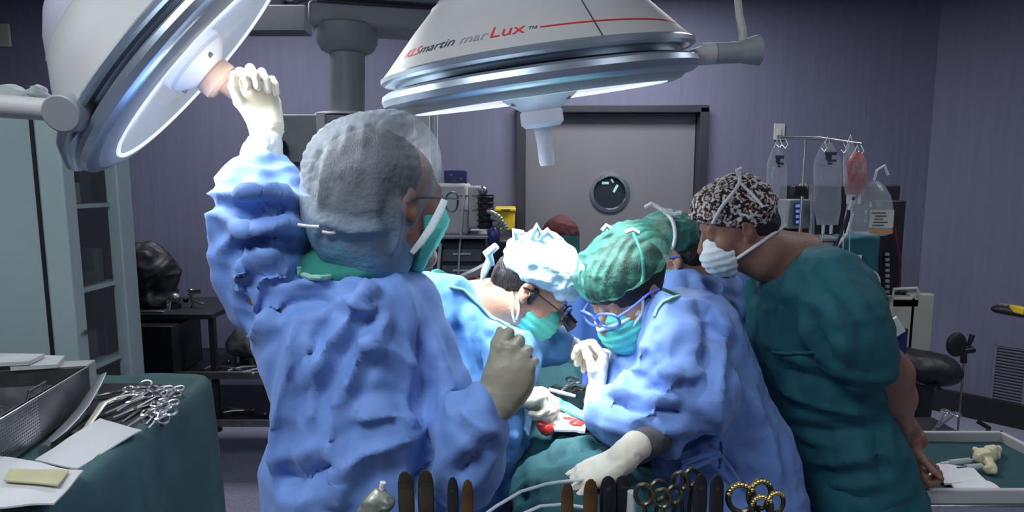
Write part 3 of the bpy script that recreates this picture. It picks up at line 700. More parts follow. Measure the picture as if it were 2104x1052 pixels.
MB().box((xc - .34, (Yn + Yf_) / 2, zt / 2), (.01, Yf_ - Yn - .04, zt - .1)).build('partition', M['darksteel'], o)  # dark divider added so the cabinet interior looks shaded
MB().box((xw, (Yn + Yf_) / 2, zt / 2), (.02, Yf_ - Yn, zt)).build('end_panel', mc, o)
MB().box(((xw + xc) / 2, (Yn + Yf_) / 2, .05), (xc - xw, Yf_ - Yn, .10)).build('plinth', mc, o)
shz = [.32, .62, .93, 1.24, 1.56]
for z in shz: MB().box(((xw + xc) / 2 - .01, (Yn + Yf_) / 2, z), (xc - xw - .04, Yf_ - Yn - .04, .016)).build('shelf', M['cabpanel'], o, bevel=.002)
MB().box((xc + .002, (Yn + Yf_) / 2, zt / 2), (.004, Yf_ - Yn - .1, zt - .12)).build('glass_door', M['glass'], o)
for z in (1.10, .95, .72): MB().cyl((xc + .012, Yn + .03, z), (xc + .024, Yn + .03, z), .010).build('hinge_pin', M['steel'], o)
random.seed(3); kx = 0
for z in shz:
    y = Yn + .08; jx = -1
    while y < Yf_ - .09:
        jx += 1; wd = random.uniform(.045, .08); h = random.uniform(.05, .14); x = xc - .06 - random.uniform(0, .05)
        ob = MB().box((x - .05, y + wd / 2, z + .0085 + h / 2), (.11, wd, h)).build('supply_box', [M['darksteel'], M['bagcloth'], M['blackgloss'], M['pendant']][kx % 4], None, bevel=.003)
        tag(ob, 'small supply packet on the ' + ['lowest', 'second lowest', 'middle', 'second highest', 'top'][shz.index(z)] + ' cabinet shelf, ' + ['nearest the camera', 'second from the near post', 'third from the near post', 'fourth from the near post', 'fifth from the near post', 'sixth from the near post'][jx], 'box', 'packets on the cabinet shelves'); y += wd + .012; kx += 1
# folded towel on top of the cabinet
T = SDF(); a0, a1 = P(-60, 184, 2.25), P(84, 182, 2.25)
T.cone(V(-2.1, 2.3, zt + .035), V(a1[0] - .03, 2.28, zt + .03), .032, .028, sq=(V(0, 0, 1), .9)).cone(V(-2.1, 2.33, zt + .04), V(-1.83, 2.3, zt + .05), .03, .025).cone(V(a1[0] - .03, 2.28, zt + .04), V(a1[0] - .015, 2.24, zt + .05), .03, .02)
T.cut(V(0, 0, zt + .001), (0, 0, 1))
tm = T.mesh(.008).wrinkle(.012, 14, (1, 1, 3)); to = tm.obj('folded_towel', M['towel']); tag(to, 'white folded towel lying on top of the green cabinet', 'towel')

# ------------------------------------------------------------------ dark instrument trolley at the back left
o = empty('instrument_trolley', V(-1.7, 3.45, 0), 'low black steel trolley with shelves of instruments at back left', 'trolley')
x0, x1 = -2.3, -1.05; yy0, yy1 = 3.2, 3.75
for z in (.33, .60): MB().box(((x0 + x1) / 2, (yy0 + yy1) / 2, z), (x1 - x0, yy1 - yy0, .025)).build('shelf', M['darksteel'], o, bevel=.004)
for z in (.33, .60): MB().box(((x0 + x1) / 2, yy0, z + .012), (x1 - x0, .012, .04)).build('shelf_lip', M['steeld'] if z > .5 else M['steeld'], o, bevel=.003)
MB().box(((x0 - 1.62) / 2, (yy0 + yy1) / 2, .93), (-1.62 - x0, .5, .03)).build('worktop', M['darksteel'], o, bevel=.004)
for x in (x0 + .02, x1 - .02):
    for y in (yy0 + .02, yy1 - .02): MB().box((x, y, .5 if x < -2 else .33), (.03, .03, .9 if x < -2 else .58)).build('leg', M['darksteel'], o)
for x in (-1.64,): MB().box((x, yy0 + .06, .60), (.03, .03, .66)).build('leg', M['darksteel'], o)
MB().box((-1.95, 3.3, .76), (.30, .3, .27)).build('drawer_unit', M['blackgloss'], o, bevel=.006)
for x in (x0 + .02, x1 - .02):
    for y in (yy0 + .02, yy1 - .02): MB().cyl((x - .012, y, .028), (x + .012, y, .028), .028).build('caster', M['black'], o)
# black-draped device with lumps
T = SDF(); q = lambda x, y, Y=3.45: P(x, y, Y)
T.ell(q(305, 560), (.12, .12, .17)).ell(q(300, 520), (.06, .06, .05)).ell(q(335, 570), (.08, .1, .12)).ell(q(288, 600), (.09, .1, .1)).ell(q(318, 612), (.13, .12, .08))
T.cut(V(0, 0, .946), (0, 0, 1)); tm = T.mesh(.01).wrinkle(.03, 9, (1, 1, .8), seed=3); tag(tm.obj('draped_device', M['black']), 'device under a crumpled black cover on the back left trolley', 'covered device')
o = empty('jointed_clamp', V(P(395, 640, 3.4)[0], 3.4, .945), 'shiny jointed metal clamp on the trolley beside the black cover', 'clamp')
cp = [P(356, 632, 3.4), P(366, 610, 3.4), P(392, 604, 3.4), P(402, 625, 3.4)]
MB().tube([V(*P(395, 640, 3.4)[:2], .945), P(398, 625, 3.4), P(392, 602, 3.4)], .009).build('stem', M['steeld'], o)
MB().ell(P(393, 600, 3.39), .022).build('joint_ball', M['chrome'], o); MB().tube([P(393, 600, 3.38), P(415, 598, 3.38)], [.012, .015]).build('clamp_jaw', M['chrome'], o)
MB().tube([P(398, 618, 3.38), P(418, 625, 3.38)], .008).build('lever', M['steeld'], o); MB().ell(P(382, 616, 3.40), .016).build('knob', M['black'], o)
o = empty('medical_instrument', V(P(360, 640, 3.38)[0], 3.38, .945), 'metal and black instrument head standing on the trolley left of the clamp', 'instrument')
MB().cyl(V(*P(360, 640, 3.38)[:2], .945), P(360, 622, 3.38), .035, .03).build('base', M['blackgloss'], o)
MB().ell(P(360, 612, 3.37), .03).build('head', M['steeld'], o); MB().cyl(P(345, 640, 3.34), P(348, 618, 3.34), .014).build('barrel', M['chrome'], o)
o = MB().box(V(*P(312, 651, 3.25)[:2], .952), (.15, .035, .014)).build('metal_rule', M['steel'], None, bevel=.003); tag(o, 'bright flat steel bar lying on the black trolley edge', 'instrument')
T = SDF(); T.ell(V(-1.45, 3.5, .72), (.22, .17, .10)).ell(V(-1.3, 3.5, .70), (.16, .15, .09)); T.cut(V(0, 0, .614), (0, 0, 1)); tm = T.mesh(.012).wrinkle(.03, 9)
tag(tm.obj('cloth_bundle', M['bagcloth']), 'dim grey cloth bundle on the trolley behind the surgeon', 'cloth')
def rod(name, a, b, r, m, label, cat, grp=None):
    o = empty(name, a, label, cat, grp); MB().tube([a, (a + b) / 2 + V(0, 0, r), b], [r, r * 1.2, r * .6], 8).build('shaft', m, o); MB().ell(b, r * 1.8).build('tip', m, o); return o
for k, (xa, ya, xb, yb) in enumerate(((440, 752, 520, 768), (468, 762, 530, 752), (500, 765, 552, 758), (415, 760, 470, 742))):
    a = PZ(xa, ya, .622); b = PZ(xb, yb, .622); a[1] = min(a[1], 3.66); rod('long_forceps', a, b, .007, M['steeld'], 'thin steel forceps on the trolley middle shelf, ' + ['second from the left', 'third from the left', 'rightmost one', 'leftmost one'][k], 'forceps', 'forceps on the trolley middle shelf')
for k, (xa, ya, xb, yb) in enumerate(((440, 850, 520, 842), (470, 838, 545, 850))):
    a = PZ(xa, ya, .352); b = PZ(xb, yb, .352); rod('steel_rod', a, b, .007, M['steeld'], 'thin steel rod on the trolley bottom shelf, ' + ['the left one', 'the right one'][k], 'rod', 'rods on the trolley bottom shelf')
for i, (x, y, m) in enumerate(((508, 738, 'cream'), (520, 748, 'steeld'), (490, 742, 'steel'))):
    p = PZ(x, y, .613); o = empty('small_jar', p, 'tiny instrument pot on the trolley middle shelf, ' + ['whitish one', 'right-hand dull one', 'left bright one'][i], 'pot'); MB().lathe([(0, 0), (.022, 0), (.026, .04), (.018, .05), (.015, .05), (.015, .01), (0, .01)], p, (0, 0, 1), 20).build('pot', M[m], o)
# ------------------------------------------------------------------ people
def fr(f, u):
    f = nrm(f); s = nrm(np.cross(f, u)); return np.stack([s, f, np.cross(s, f)], 1)      # columns: side, forward, up
def add_head(S, c, f, u, neck=None, nr=.052, k=.012, nk=None, ears=(1, 1), scale=1.0):
    R = fr(f, u); L = lambda x, y, z: c + R @ (V(x, y, z) * scale); g = scale
    S.ell(L(0, -.012, .03), V(.074, .096, .086) * g, R, k=.01)
    S.ell(L(0, .028, -.035), V(.061, .066, .082) * g, R, k=.03)
    for s in (-1, 1):
        S.cone(L(s * .052, .005, -.065), L(s * .012, .072, -.112), .02 * g, .017 * g, k=.025)
        S.ell(L(s * .042, .058, -.035), V(.022, .022, .026) * g, R, k=.02)       # cheek
    S.cone(L(-.01, .076, -.108), L(.01, .076, -.108), .018 * g, k=.02)
    S.cone(L(-.034, .078, .022), L(.034, .078, .022), .011 * g, k=.014)          # brow
    S.cone(L(0, .094, .006), L(0, .116, -.034), .007 * g, .0115 * g, k=.010)     # nose
    for s in (-1, 1):
        S.ell(L(s * .011, .106, -.038), .0085 * g, k=.006)
        S.ell(L(s * .031, .100, .002), V(.017, .014, .011) * g, R, k=.010, mode='s')   # socket
        S.ell(L(s * .031, .079, .001), .0135 * g, k=.003)                          # lids over the eyeball
        if ears[0 if s < 0 else 1]:
            S.ell(L(s * .079, -.008, -.008), V(.009, .019, .031) * g, R @ np.array(Matrix.Rotation(s * -.35, 3, 'Z')), k=.006)
            S.ell(L(s * .088, -.003, -.004), V(.006, .009, .017) * g, R, k=.004, mode='s')
            S.ell(L(s * .079, .002, -.034), V(.006, .008, .010) * g, R, k=.005)
    S.cone(L(-.016, .093, -.067), L(.016, .093, -.067), .0075 * g, k=.007); S.cone(L(-.012, .090, -.079), L(.012, .090, -.079), .009 * g, k=.006)
    if neck is not None:
        S.cone(L(0, -.028, -.055), nk if nk is not None else (L(0, -.03, -.06) + neck) / 2, nr, nr * .98, k=.03)
        S.cone(nk if nk is not None else (L(0, -.03, -.06) + neck) / 2, neck, nr * .98, nr * 1.15, k=.03)
    return R, L
FING = [(.031, .088, (.043, .026, .022), .0095), (.011, .093, (.047, .030, .023), .0098), (-.010, .088, (.043, .028, .022), .0093), (-.029, .078, (.034, .021, .019), .0083)]
def add_hand(S, w, d, n, left, curls, thumb=(.75, .6, .3, .5), spread=.06, g=1.0, k=.004, fore=None, fr_=.03, fat=1.0):
    """hand from the wrist w; d = way to the knuckles, n = way the palm faces; curls = 4 x (mcp, pip, dip) degrees"""
    d = nrm(d); n = nrm(n - np.dot(n, d) * d); t = np.cross(d, n) * (-1 if left else 1)
    L = lambda a, b, c: w + g * (a * t + b * d + c * n)
    knob = []
    for i, (x, y, ln, r) in enumerate(FING):
        K = L(x, y, 0); r = r * g * fat
        S.cone(L(x * .45, .004, 0), K, .015 * g, .0115 * g, k=.012)
        S.cone(L(x * .7, .02, .005), L(x, y - .018, .004), .013 * g, .0115 * g, k=.012)
        a = 0; p = K; c = curls[i] if hasattr(curls[0], '__len__') else curls
        for j in range(3):
            a += math.radians(c[j]); dd = nrm(math.cos(a) * (d + t * (x * spread / .03)) + math.sin(a) * n)
            q = p + dd * ln[j] * g; S.cone(p, q, r * (1 - .08 * j), r * (1 - .08 * (j + 1)) , k=.0035 if j or True else k); p = q
        knob.append(p)
    a, b, c, cur = thumb
    T0 = L(.020, .018, .006); td = nrm(a * t + b * d + c * n); T1 = T0 + td * .044 * g
    S.cone(T0, T1, .0155 * g, .0115 * g, k=.012)
    td2 = nrm(td + cur * (.5 * d * (1 if b > 0 else 1) - t * .6 + n * .5)); T2 = T1 + td2 * .033 * g; S.cone(T1, T2, .011 * g * fat, .0098 * g * fat, k=.004)
    td3 = nrm(td2 + cur * (.2 * d - t * .7 + n * .4)); T3 = T2 + td3 * .024 * g; S.cone(T2, T3, .0098 * g * fat, .0078 * g * fat, k=.004)
    S.cone(L(-.022, .012, 0), L(-.027, .05, .003), .012 * g, .013 * g, k=.014)
    S.cone(L(.012, -.005, 0), L(-.012, -.005, 0), .020 * g, k=.015)
    if fore is not None: S.cone(w, fore, .0255 * g, fr_, k=.012)
    return knob
FIST = [(70, 95, 55)] * 4
def px_r(p, px): return mpp(p) * px
def seg(S, pts, k=.03, **kw):
    """pts: (px, py, Y, radius in px)"""
    q = [P(a, b, c) for a, b, c, r in pts]
    for i in range(len(q) - 1): S.cone(q[i], q[i + 1], pts[i][3] * mpp(q[i]), pts[i + 1][3] * mpp(q[i + 1]), k=k, **kw)
    return q
def rings(rows, floor=None):
    out = []
    for (py, xl, xr, Y, b, *yaw) in rows:
        c = P((xl + xr) / 2, py, Y); out.append((c, (xr - xl) / 2 * mpp(c), b, *(yaw or [0])))
    if floor: out.append(floor)
    return out
def legs(S, x, y, dx, yaw, z0=.95, r=.085, stance=.11):
    c, s = math.cos(yaw), math.sin(yaw); side = V(c, s, 0)      # side vector
    fwd = V(-s, c, 0)
    S.ell(V(x, y, z0), V(.17, .12, .15), np.stack([side, fwd, V(0, 0, 1)], 1), k=.05)
    for k in (-1, 1):
        h = V(x, y, z0 - .05) + side * k * .085; kn = V(x, y, .50) + side * k * stance + fwd * .02; an = V(x, y, .09) + side * k * stance
        S.cone(h, kn, .088, .06, k=.04); S.cone(kn, an, .062, .04, k=.03); S.cone(kn + V(0, 0, -.12) - fwd * .015, kn + V(0, 0, -.2) - fwd * .01, .058, .05, k=.04)
def shoes(root, x, y, yaw, m, stance=.11, label=None):
    c, s = math.cos(yaw), math.sin(yaw); side = V(c, s, 0); fwd = V(-s, c, 0)
    for k in (-1, 1):
        T = SDF(); b = V(x, y, 0) + side * k * stance
        T.cone(b - fwd * .06 + V(0, 0, .045), b + fwd * .14 + V(0, 0, .036), .045, .042, k=.02).cone(b - fwd * .03 + V(0, 0, .05), b + V(0, 0, .09), .046, .046, k=.02); T.cut(b + V(0, 0, .002), (0, 0, 1))
        T.mesh(.009).obj('shoe', m, root)
def tie(root, name, msh, pts, r, m, off=.003, flat=False, step=9, label=None):
    ln = msh.line(pts, off, step)
    if len(ln) < 2: return None
    for _ in range(2): ln = [ln[0]] + [(ln[i - 1] + 2 * ln[i] + ln[i + 1]) / 4 for i in range(1, len(ln) - 1)] + [ln[-1]]
    o = MB().tube(ln, r, 8).build(name, m, root)
    if label: o['label'] = label
    return o

# ---- 1: the hooded surgeon seen from behind, left arm up to the lamp ----------------------------------
Y1 = 1.22
p1 = empty('person', V(P(760, 900, Y1)[0], Y1, 0), 'person in long blue gown and sheer grey hood, left arm raised to the lamp handle', 'person')
f1 = nrm(V(.76, .64, -.07)); h1 = P(806, 410, 1.225); nb1 = P(762, 560, 1.20)
B = SDF(); R1h, Lh1 = add_head(B, h1, f1, (0, 0, 1), nb1, .058, scale=1.06)
B.ell(P(735, 720, 1.22), V(.125, .10, .16), k=.05); B.ell(P(745, 880, 1.22), V(.13, .11, .22), k=.06)
sh = P(560, 600, 1.18); el = P(540, 470, 1.20); wr = P(546, 275, 1.255)
B.cone(P(700, 590, 1.20), sh, .06, .055, k=.05); B.cone(sh, el, .050, .042, k=.03); B.cone(el, wr, .040, .022, k=.02)
sh_r = P(850, 700, 1.22); el_r = P(950, 930, 1.12); wr_r = P(1004, 832, 1.06)
B.cone(P(780, 660, 1.22), sh_r, .05, .045, k=.05); B.cone(sh_r, el_r, .05, .042, k=.03); B.cone(el_r, wr_r, .042, .027, k=.02)
legs(B, p1.location[0], 1.24, 0, .2)
B.mesh(.007).obj('body', M['skintan'], p1)
# gown
G = SDF()
fl1 = (V(P(750, 1052, Y1)[0], 1.25, .22), .27, .22, 10)
G.stack(rings([(548, 640, 815, 1.21, .07), (562, 612, 838, 1.21, .10), (590, 560, 872, 1.21, .13), (640, 535, 895, 1.21, .15), (700, 540, 905, 1.21, .165), (760, 562, 915, 1.21, .17),
                (820, 585, 925, 1.20, .175), (880, 578, 930, 1.20, .19), (940, 562, 932, 1.20, .20), (1000, 566, 930, 1.20, .205), (1052, 572, 925, 1.21, .21)], fl1), k=.02, pw=2.3)
seg(G, [(600, 640, 1.21, 78), (560, 590, 1.19, 72), (548, 520, 1.185, 72), (548, 465, 1.19, 76), (545, 425, 1.20, 70), (540, 385, 1.225, 54), (536, 350, 1.24, 40)], k=.035)
seg(G, [(505, 640, 1.19, 18), (492, 560, 1.18, 20), (486, 480, 1.19, 20), (500, 400, 1.21, 22)], k=.06)
seg(G, [(790, 590, 1.21, 30), (838, 612, 1.215, 46)], k=.03)
seg(G, [(835, 640, 1.22, 60), (868, 720, 1.2, 62), (895, 820, 1.15, 62), (915, 900, 1.11, 66), (945, 935, 1.09, 66)], k=.03)
seg(G, [(950, 925, 1.08, 76), (975, 880, 1.06, 62), (992, 846, 1.055, 45)], k=.03)
seg(G, [(955, 935, 1.08, 56), (960, 985, 1.1, 50)], k=.04)
g1 = G.mesh(.0072, 2)
g1.wrinkle(.016, 5.5, (1.2, 1.2, .40), seed=1, sharp=1.5).wrinkle(.009, 12, (1.1, 1.1, .45), seed=2, sharp=1.5)
armw = lambda v: np.clip((v[:, 2] - 1.46) / .08, 0, 1) * (v[:, 0] < -.38)
g1.wrinkle(.020, 12, (.8, .8, 1.6), seed=8, where=armw, sharp=1.2)
for pts, a, w_ in [([(765, 572), (728, 640), (672, 722), (632, 790)], .013, .010), ([(800, 640), (772, 690), (735, 745), (700, 820)], .012, .009), ([(690, 578), (735, 580), (770, 595), (712, 620), (748, 636), (790, 622)], .009, .008),
                   ([(612, 640), (600, 760), (575, 860), (565, 1000)], .012, .014), ([(636, 690), (624, 800)], .008, .008), ([(865, 660), (875, 760), (868, 860), (870, 960), (850, 1040)], -.016, .011), ([(890, 700), (925, 790), (928, 870)], .009, .012),
                   ([(680, 980), (745, 930), (830, 905), (900, 860)], .013, .016), ([(560, 985), (620, 985), (690, 955)], -.016, .014), ([(690, 960), (700, 1045)], .012, .016), ([(720, 860), (790, 850), (860, 878)], .012, .014), ([(700, 800), (690, 860), (678, 950)], .012, .012),
                   ([(560, 600), (620, 590), (680, 585)], .010, .012), ([(540, 640), (610, 618), (690, 612)], -.010, .012), ([(520, 700), (560, 650), (590, 610)], .012, .012), ([(945, 840), (990, 880), (1030, 895)], .008, .009),
                   ([(930, 990), (985, 940), (1030, 900)], -.010, .012), ([(730, 700), (800, 720), (860, 760)], .008, .012), ([(650, 700), (648, 790), (640, 880)], .007, .010),
                   ([(485, 395), (540, 400), (600, 395)], .014, .012), ([(480, 440), (540, 425), (600, 440)], -.012, .012), ([(475, 470), (520, 480), (590, 462), (620, 470)], .016, .012), ([(490, 510), (560, 500), (620, 500)], -.012, .011),
                   ([(505, 620), (500, 570), (520, 530), (580, 525)], .016, .012), ([(530, 650), (530, 600), (560, 560), (600, 545)], .014, .011), ([(500, 540), (495, 600), (515, 650)], -.010, .010)]:
    g1.crease(pts, a * 1.9, w_ * .7)
pass
g1.obj('gown', M['gown'], p1)
# white knit sleeve end and sleeve opening
C_ = SDF(); seg(C_, [(533, 385, 1.230, 46), (537, 325, 1.245, 35), (546, 292, 1.252, 31)], k=.02)
cm = C_.mesh(.004); cm.wrinkle(.004, 40, (1, 1, .5)); cm.obj('cuff', M['cuff'], p1)
# gloves
H = SDF(); hd = A1
up_d = nrm(P(502, 176, 1.255) - wr); pn = nrm(-FWD * .80 + RGT * .55 + UPV * .1)
add_hand(H, P(548, 262, 1.262), nrm(P(528, 192, 1.275) - P(548, 262, 1.262)), pn, True, [(58, 80, 55), (62, 82, 55), (64, 82, 55), (62, 80, 50)], thumb=(.55, .75, .25, .55), g=.95, fore=P(538, 345, 1.242), fr_=.036, fat=1.06)
hm = H.mesh(.0032, 1)
hm.wrinkle(.0035, 30, (1, 1, 4), where=lambda v: np.clip((P(537, 240, 1.25)[2] - v[:, 2]) / .03, 0, 1)); o = hm.obj('glove', M['glove'], p1); o['label'] = 'latex glove gripping the lamp handle'
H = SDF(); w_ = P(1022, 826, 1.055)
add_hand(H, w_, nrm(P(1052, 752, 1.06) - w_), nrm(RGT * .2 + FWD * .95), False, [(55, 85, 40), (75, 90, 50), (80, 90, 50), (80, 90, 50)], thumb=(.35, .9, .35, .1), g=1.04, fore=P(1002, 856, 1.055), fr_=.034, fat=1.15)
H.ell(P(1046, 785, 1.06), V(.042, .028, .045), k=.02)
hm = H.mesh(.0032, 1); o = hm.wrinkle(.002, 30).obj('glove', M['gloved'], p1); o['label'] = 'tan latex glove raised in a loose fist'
# scrub collar and gown binding
bp = g1.line([(612, 548), (616, 565), (640, 574), (690, 572), (735, 562), (775, 552), (800, 548)], .004, 8)
MB().tube(bp, .0055, 8).build('neck_binding', M['greenedge'], p1)
S_ = SDF(); S_.stack(rings([(505, 655, 800, 1.215, .062), (530, 612, 822, 1.21, .085), (552, 606, 830, 1.21, .095), (580, 620, 820, 1.21, .08)]), k=.02); cm = S_.mesh(.005).wrinkle(.006, 16); cm.obj('scrub_collar', M['green'], p1)
# hair, hood
Hh = SDF(); Hh.ell(Lh1(0, -.030, .035), V(.085, .096, .098), R1h); Hh.ell(Lh1(0, -.05, -.01), V(.078, .075, .085), R1h, k=.03); Hh.ell(P(730, 385, 1.20), V(.078, .08, .085), k=.05); Hh.ell(Lh1(0, .10, -.06), V(.12, .060, .12), R1h, mode='s', k=.01)
hm = Hh.mesh(.005).wrinkle(.004, 30, (1, 1, .5)); hm.obj('hair', M['hair'], p1)
Hd = SDF()
Hd.ell(P(752, 365, 1.212), V(.122, .125, .122), k=.03); Hd.ell(P(812, 330, 1.225), V(.085, .10, .095), k=.04); Hd.ell(P(735, 440, 1.20), V(.098, .105, .09), k=.04); Hd.ell(P(828, 385, 1.24), V(.055, .09, .10), k=.03)
seg(Hd, [(742, 440, 1.20, 100), (752, 490, 1.2, 84), (768, 525, 1.2, 66)], k=.04); seg(Hd, [(790, 480, 1.2, 50), (800, 530, 1.19, 38)], k=.04)
hdm = Hd.mesh(.006, 2)
# gathers radiate from the crown seam
hp = hdm.v - P(745, 330, 1.21)
hdm.push(.0014 * np.sin(np.arctan2(hp[:, 0], hp[:, 2]) * 34 + 3 * vnoise(hdm.v * 12)) * np.clip(1 - np.abs(np.linalg.norm(hp, axis=1) - .11) / .05, 0, 1))
hdm.wrinkle(.009, 8, (1, 1, .5), seed=4, sharp=1.5)
for pts, a, w_ in [([(700, 262), (690, 290), (665, 350), (650, 420)], .007, .006), ([(722, 256), (715, 290), (700, 320)], .008, .005), ([(752, 252), (742, 300)], .007, .005), ([(845, 270), (872, 330), (880, 400)], .008, .007), ([(820, 400), (815, 470), (800, 530)], .010, .007), ([(645, 450), (720, 475), (800, 470)], .007, .006), ([(660, 300), (650, 350), (640, 420)], -.006, .006), ([(780, 250), (840, 262), (880, 300)], .006, .005)]:
    hdm.crease(pts, a * 1.6, w_)
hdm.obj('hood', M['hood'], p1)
# hood tapes, mask, glasses
for k, pts in enumerate(([(612, 462), (634, 465), (656, 466)], [(662, 476), (676, 479), (690, 477)])):
    ln = [P(x, y, 1.09) for x, y in pts]; MB().tube(ln, .003, 8).build('hood_tape', M['white'], p1)
Mk = SDF(); Mk.ell(Lh1(0, .048, -.062), V(.078, .082, .085), R1h); Mk.cut(Lh1(0, .03, 0), R1h @ V(0, 1, 0)); Mk.cut(Lh1(0, 0, -.004), R1h @ V(0, .35, -1)); Mk.cut(P(932, 440, 1.26), V(-.88, 0, .47))
mm = Mk.mesh(.004, 1); mz = (mm.v - h1) @ R1h; mm.push(.0006 * np.sin(mz[:, 2] * 330)); mm.obj('mask', M['mask'], p1)
# stand-off top edge of the mask, seen as a white strip
ms = MB().tube([P(914, 410, 1.19), P(904, 434, 1.185), P(888, 464, 1.18), P(866, 496, 1.17), P(846, 520, 1.16)], [.007, .008, .008, .007, .005], 10, flat=-FWD); ms.build('mask_edge', M['maskwhite'], p1)['label'] = 'white stiff top edge of the mask'
gl = empty('glasses', Lh1(0, .1, 0)); gl.parent = p1; gl.location = Lh1(0, .1, 0) - V(*p1.location)
def glasses(par, L, m, w=.030, h=.019, thick=.0022, y=.118, temple=True, lens=True, z=0.002):
    gl = empty('glasses', (0, 0, 0)); gl.parent = par; gl.location = L(0, y, z) - worldloc(par); fp = []
    for s in (-1, 1):
        pts = [L(s * .034 + w * math.cos(t) * (1 if abs(math.cos(t)) < .9 else .97), y - .010 * (abs(s * .034 + w * math.cos(t)) / .06) ** 2, z + h * math.copysign(abs(math.sin(t)) ** .8, math.sin(t))) for t in np.arange(24) * math.pi / 12]
        MB().tube(pts, thick, 8, closed=True).build('rim', m, gl)
        if lens: MB().add([L(s * .034, y - .003, z)] + pts, [(0, i + 1, (i + 1) % 24 + 1) for i in range(24)]).build('lens', M['glass'], gl)
        if temple: MB().tube([L(s * .064, y - .011, z + .006), L(s * .078, y - .04, z + .006), L(s * .086, .01, z + .004), L(s * .085, -.02, z - .008)], thick * .9, 8).build('temple', m, gl)
    MB().tube([L(-.006, y, z + .004), L(0, y + .003, z + .007), L(.006, y, z + .004)], thick, 8).build('bridge', m, gl)
    return gl
bpy.data.objects.remove(gl); glasses(p1, Lh1, M['blackgloss'])
shoes(p1, p1.location[0], 1.24, .2, M['white'])

# ---- 2: bent surgeon with the bright pale cap ---------------------------------------------------------
p2 = empty('person', V(P(990, 900, 1.52)[0], 1.52, 0), 'person in light blue gown and glowing pale cap bent over the patient', 'person')
h2 = P(1098, 590, 1.52); f2 = nrm(V(.74, -.16, -.62)); u2 = nrm(V(.6, -.05, .8))
B = SDF(); R2h, Lh2 = add_head(B, h2, f2, u2, P(950, 620, 1.53), .049, scale=.92, nk=P(1026, 616, 1.52))
B.ell(P(980, 760, 1.55), V(.14, .11, .22), k=.06); B.ell(P(975, 950, 1.55), V(.14, .11, .18), k=.06); legs(B, p2.location[0] - .03, 1.56, 0, -.1, .80, stance=.075)
B.cone(P(950, 660, 1.5), P(930, 800, 1.42), .06, .045, k=.04); B.cone(P(930, 800, 1.42), P(1040, 852, 1.38), .042, .027)
B.cone(P(1060, 680, 1.62), P(1090, 720, 1.64), .055, .045, k=.04); B.cone(P(1090, 720, 1.64), P(1165, 715, 1.60), .04, .027)
b2 = B.mesh(.005); b2.obj('body', M['skin'], p2)
G = SDF(); fl = (V(P(975, 1052, 1.55)[0], 1.56, .22), .20, .20, 0)
G.stack(rings([(588, 880, 965, 1.55, .07), (604, 850, 990, 1.55, .10), (640, 835, 1040, 1.55, .13), (680, 835, 1108, 1.55, .145), (720, 845, 1112, 1.55, .15), (770, 860, 1098, 1.54, .15), (830, 870, 1086, 1.54, .15), (880, 880, 1088, 1.54, .16),
               (930, 885, 1072, 1.54, .17), (980, 888, 1050, 1.54, .18), (1052, 892, 1022, 1.54, .18)], fl), k=.02)
seg(G, [(880, 606, 1.49, 42), (925, 604, 1.48, 36), (965, 640, 1.47, 28)], k=.03)
seg(G, [(1070, 690, 1.62, 45), (1110, 705, 1.63, 42), (1152, 714, 1.60, 32)], k=.03)
seg(G, [(930, 680, 1.47, 62), (935, 800, 1.42, 60), (975, 855, 1.40, 52), (1035, 856, 1.385, 34)], k=.03)
seg(G, [(1040, 880, 1.40, 30), (1050, 930, 1.42, 22)], k=.04)
g2 = G.mesh(.0078, 2); g2.wrinkle(.014, 8, (1.2, 1.2, .4), seed=5, sharp=1.5).wrinkle(.008, 14, (1, 1, .5), seed=6)
for pts, a, w_ in [([(960, 625), (985, 700), (995, 790)], .012, .012), ([(940, 660), (930, 720), (925, 790)], -.012, .012), ([(900, 620), (905, 680), (912, 740)], .012, .012), ([(1040, 690), (1030, 740), (1000, 800)], .012, .012), ([(1090, 700), (1075, 760), (1060, 800)], .012, .011),
                   ([(1060, 870), (1050, 930), (1000, 1000)], .012, .012), ([(1085, 885), (1060, 970), (1020, 1045)], .010, .012), ([(1020, 900), (990, 980), (975, 1045)], -.012, .014), ([(1000, 660), (1050, 690), (1100, 690)], .010, .012), ([(1110, 690), (1130, 720), (1120, 735)], .010, .008)]:
    g2.crease(pts, a * 1.7, w_ * .75)
g2.soften(1, .05); g2.obj('gown', M['gownl'], p2)
MB().tube(g2.line([(925, 590), (950, 596), (975, 622), (1010, 655), (1045, 672)], .004, 8), .004, 8).build('neck_binding', M['greenedge'], p2)
S_ = SDF(); S_.cone(P(925, 580, 1.56), P(985, 640, 1.54), .068, .06, sq=(RGT, .8)); S_.cut(P(945, 600, 1.5), nrm(V(-.55, 0, -.85)));
cm = S_.mesh(.005).wrinkle(.005, 20); cm.obj('scrub_collar', M['green'], p2)
Cf = SDF(); seg(Cf, [(1000, 850, 1.375, 34), (1034, 832, 1.37, 29)]); Cf.mesh(.004).wrinkle(.004, 40, (3, 1, 1)).obj('cuff', M['cuff'], p2)
Cf = SDF(); seg(Cf, [(1140, 712, 1.61, 30), (1172, 718, 1.60, 27)]); Cf.mesh(.004).wrinkle(.003, 40, (3, 1, 1)).obj('cuff', M['cuff'], p2)
H = SDF(); w_ = P(1040, 820, 1.368)
k1 = add_hand(H, w_, nrm(V(.86, .1, .10)), nrm(V(.25, -.15, -1)), False, [(45, 60, 35), (60, 75, 40), (70, 80, 45), (75, 80, 45)], thumb=(.45, .8, .5, .35), fore=P(1020, 838, 1.37), fr_=.027, fat=1.08)
H.mesh(.003, 1).wrinkle(.002, 35).obj('glove', M['glove'], p2)['label'] = 'white lit glove holding a pale rod'
H = SDF(); w_ = P(1176, 716, 1.60)
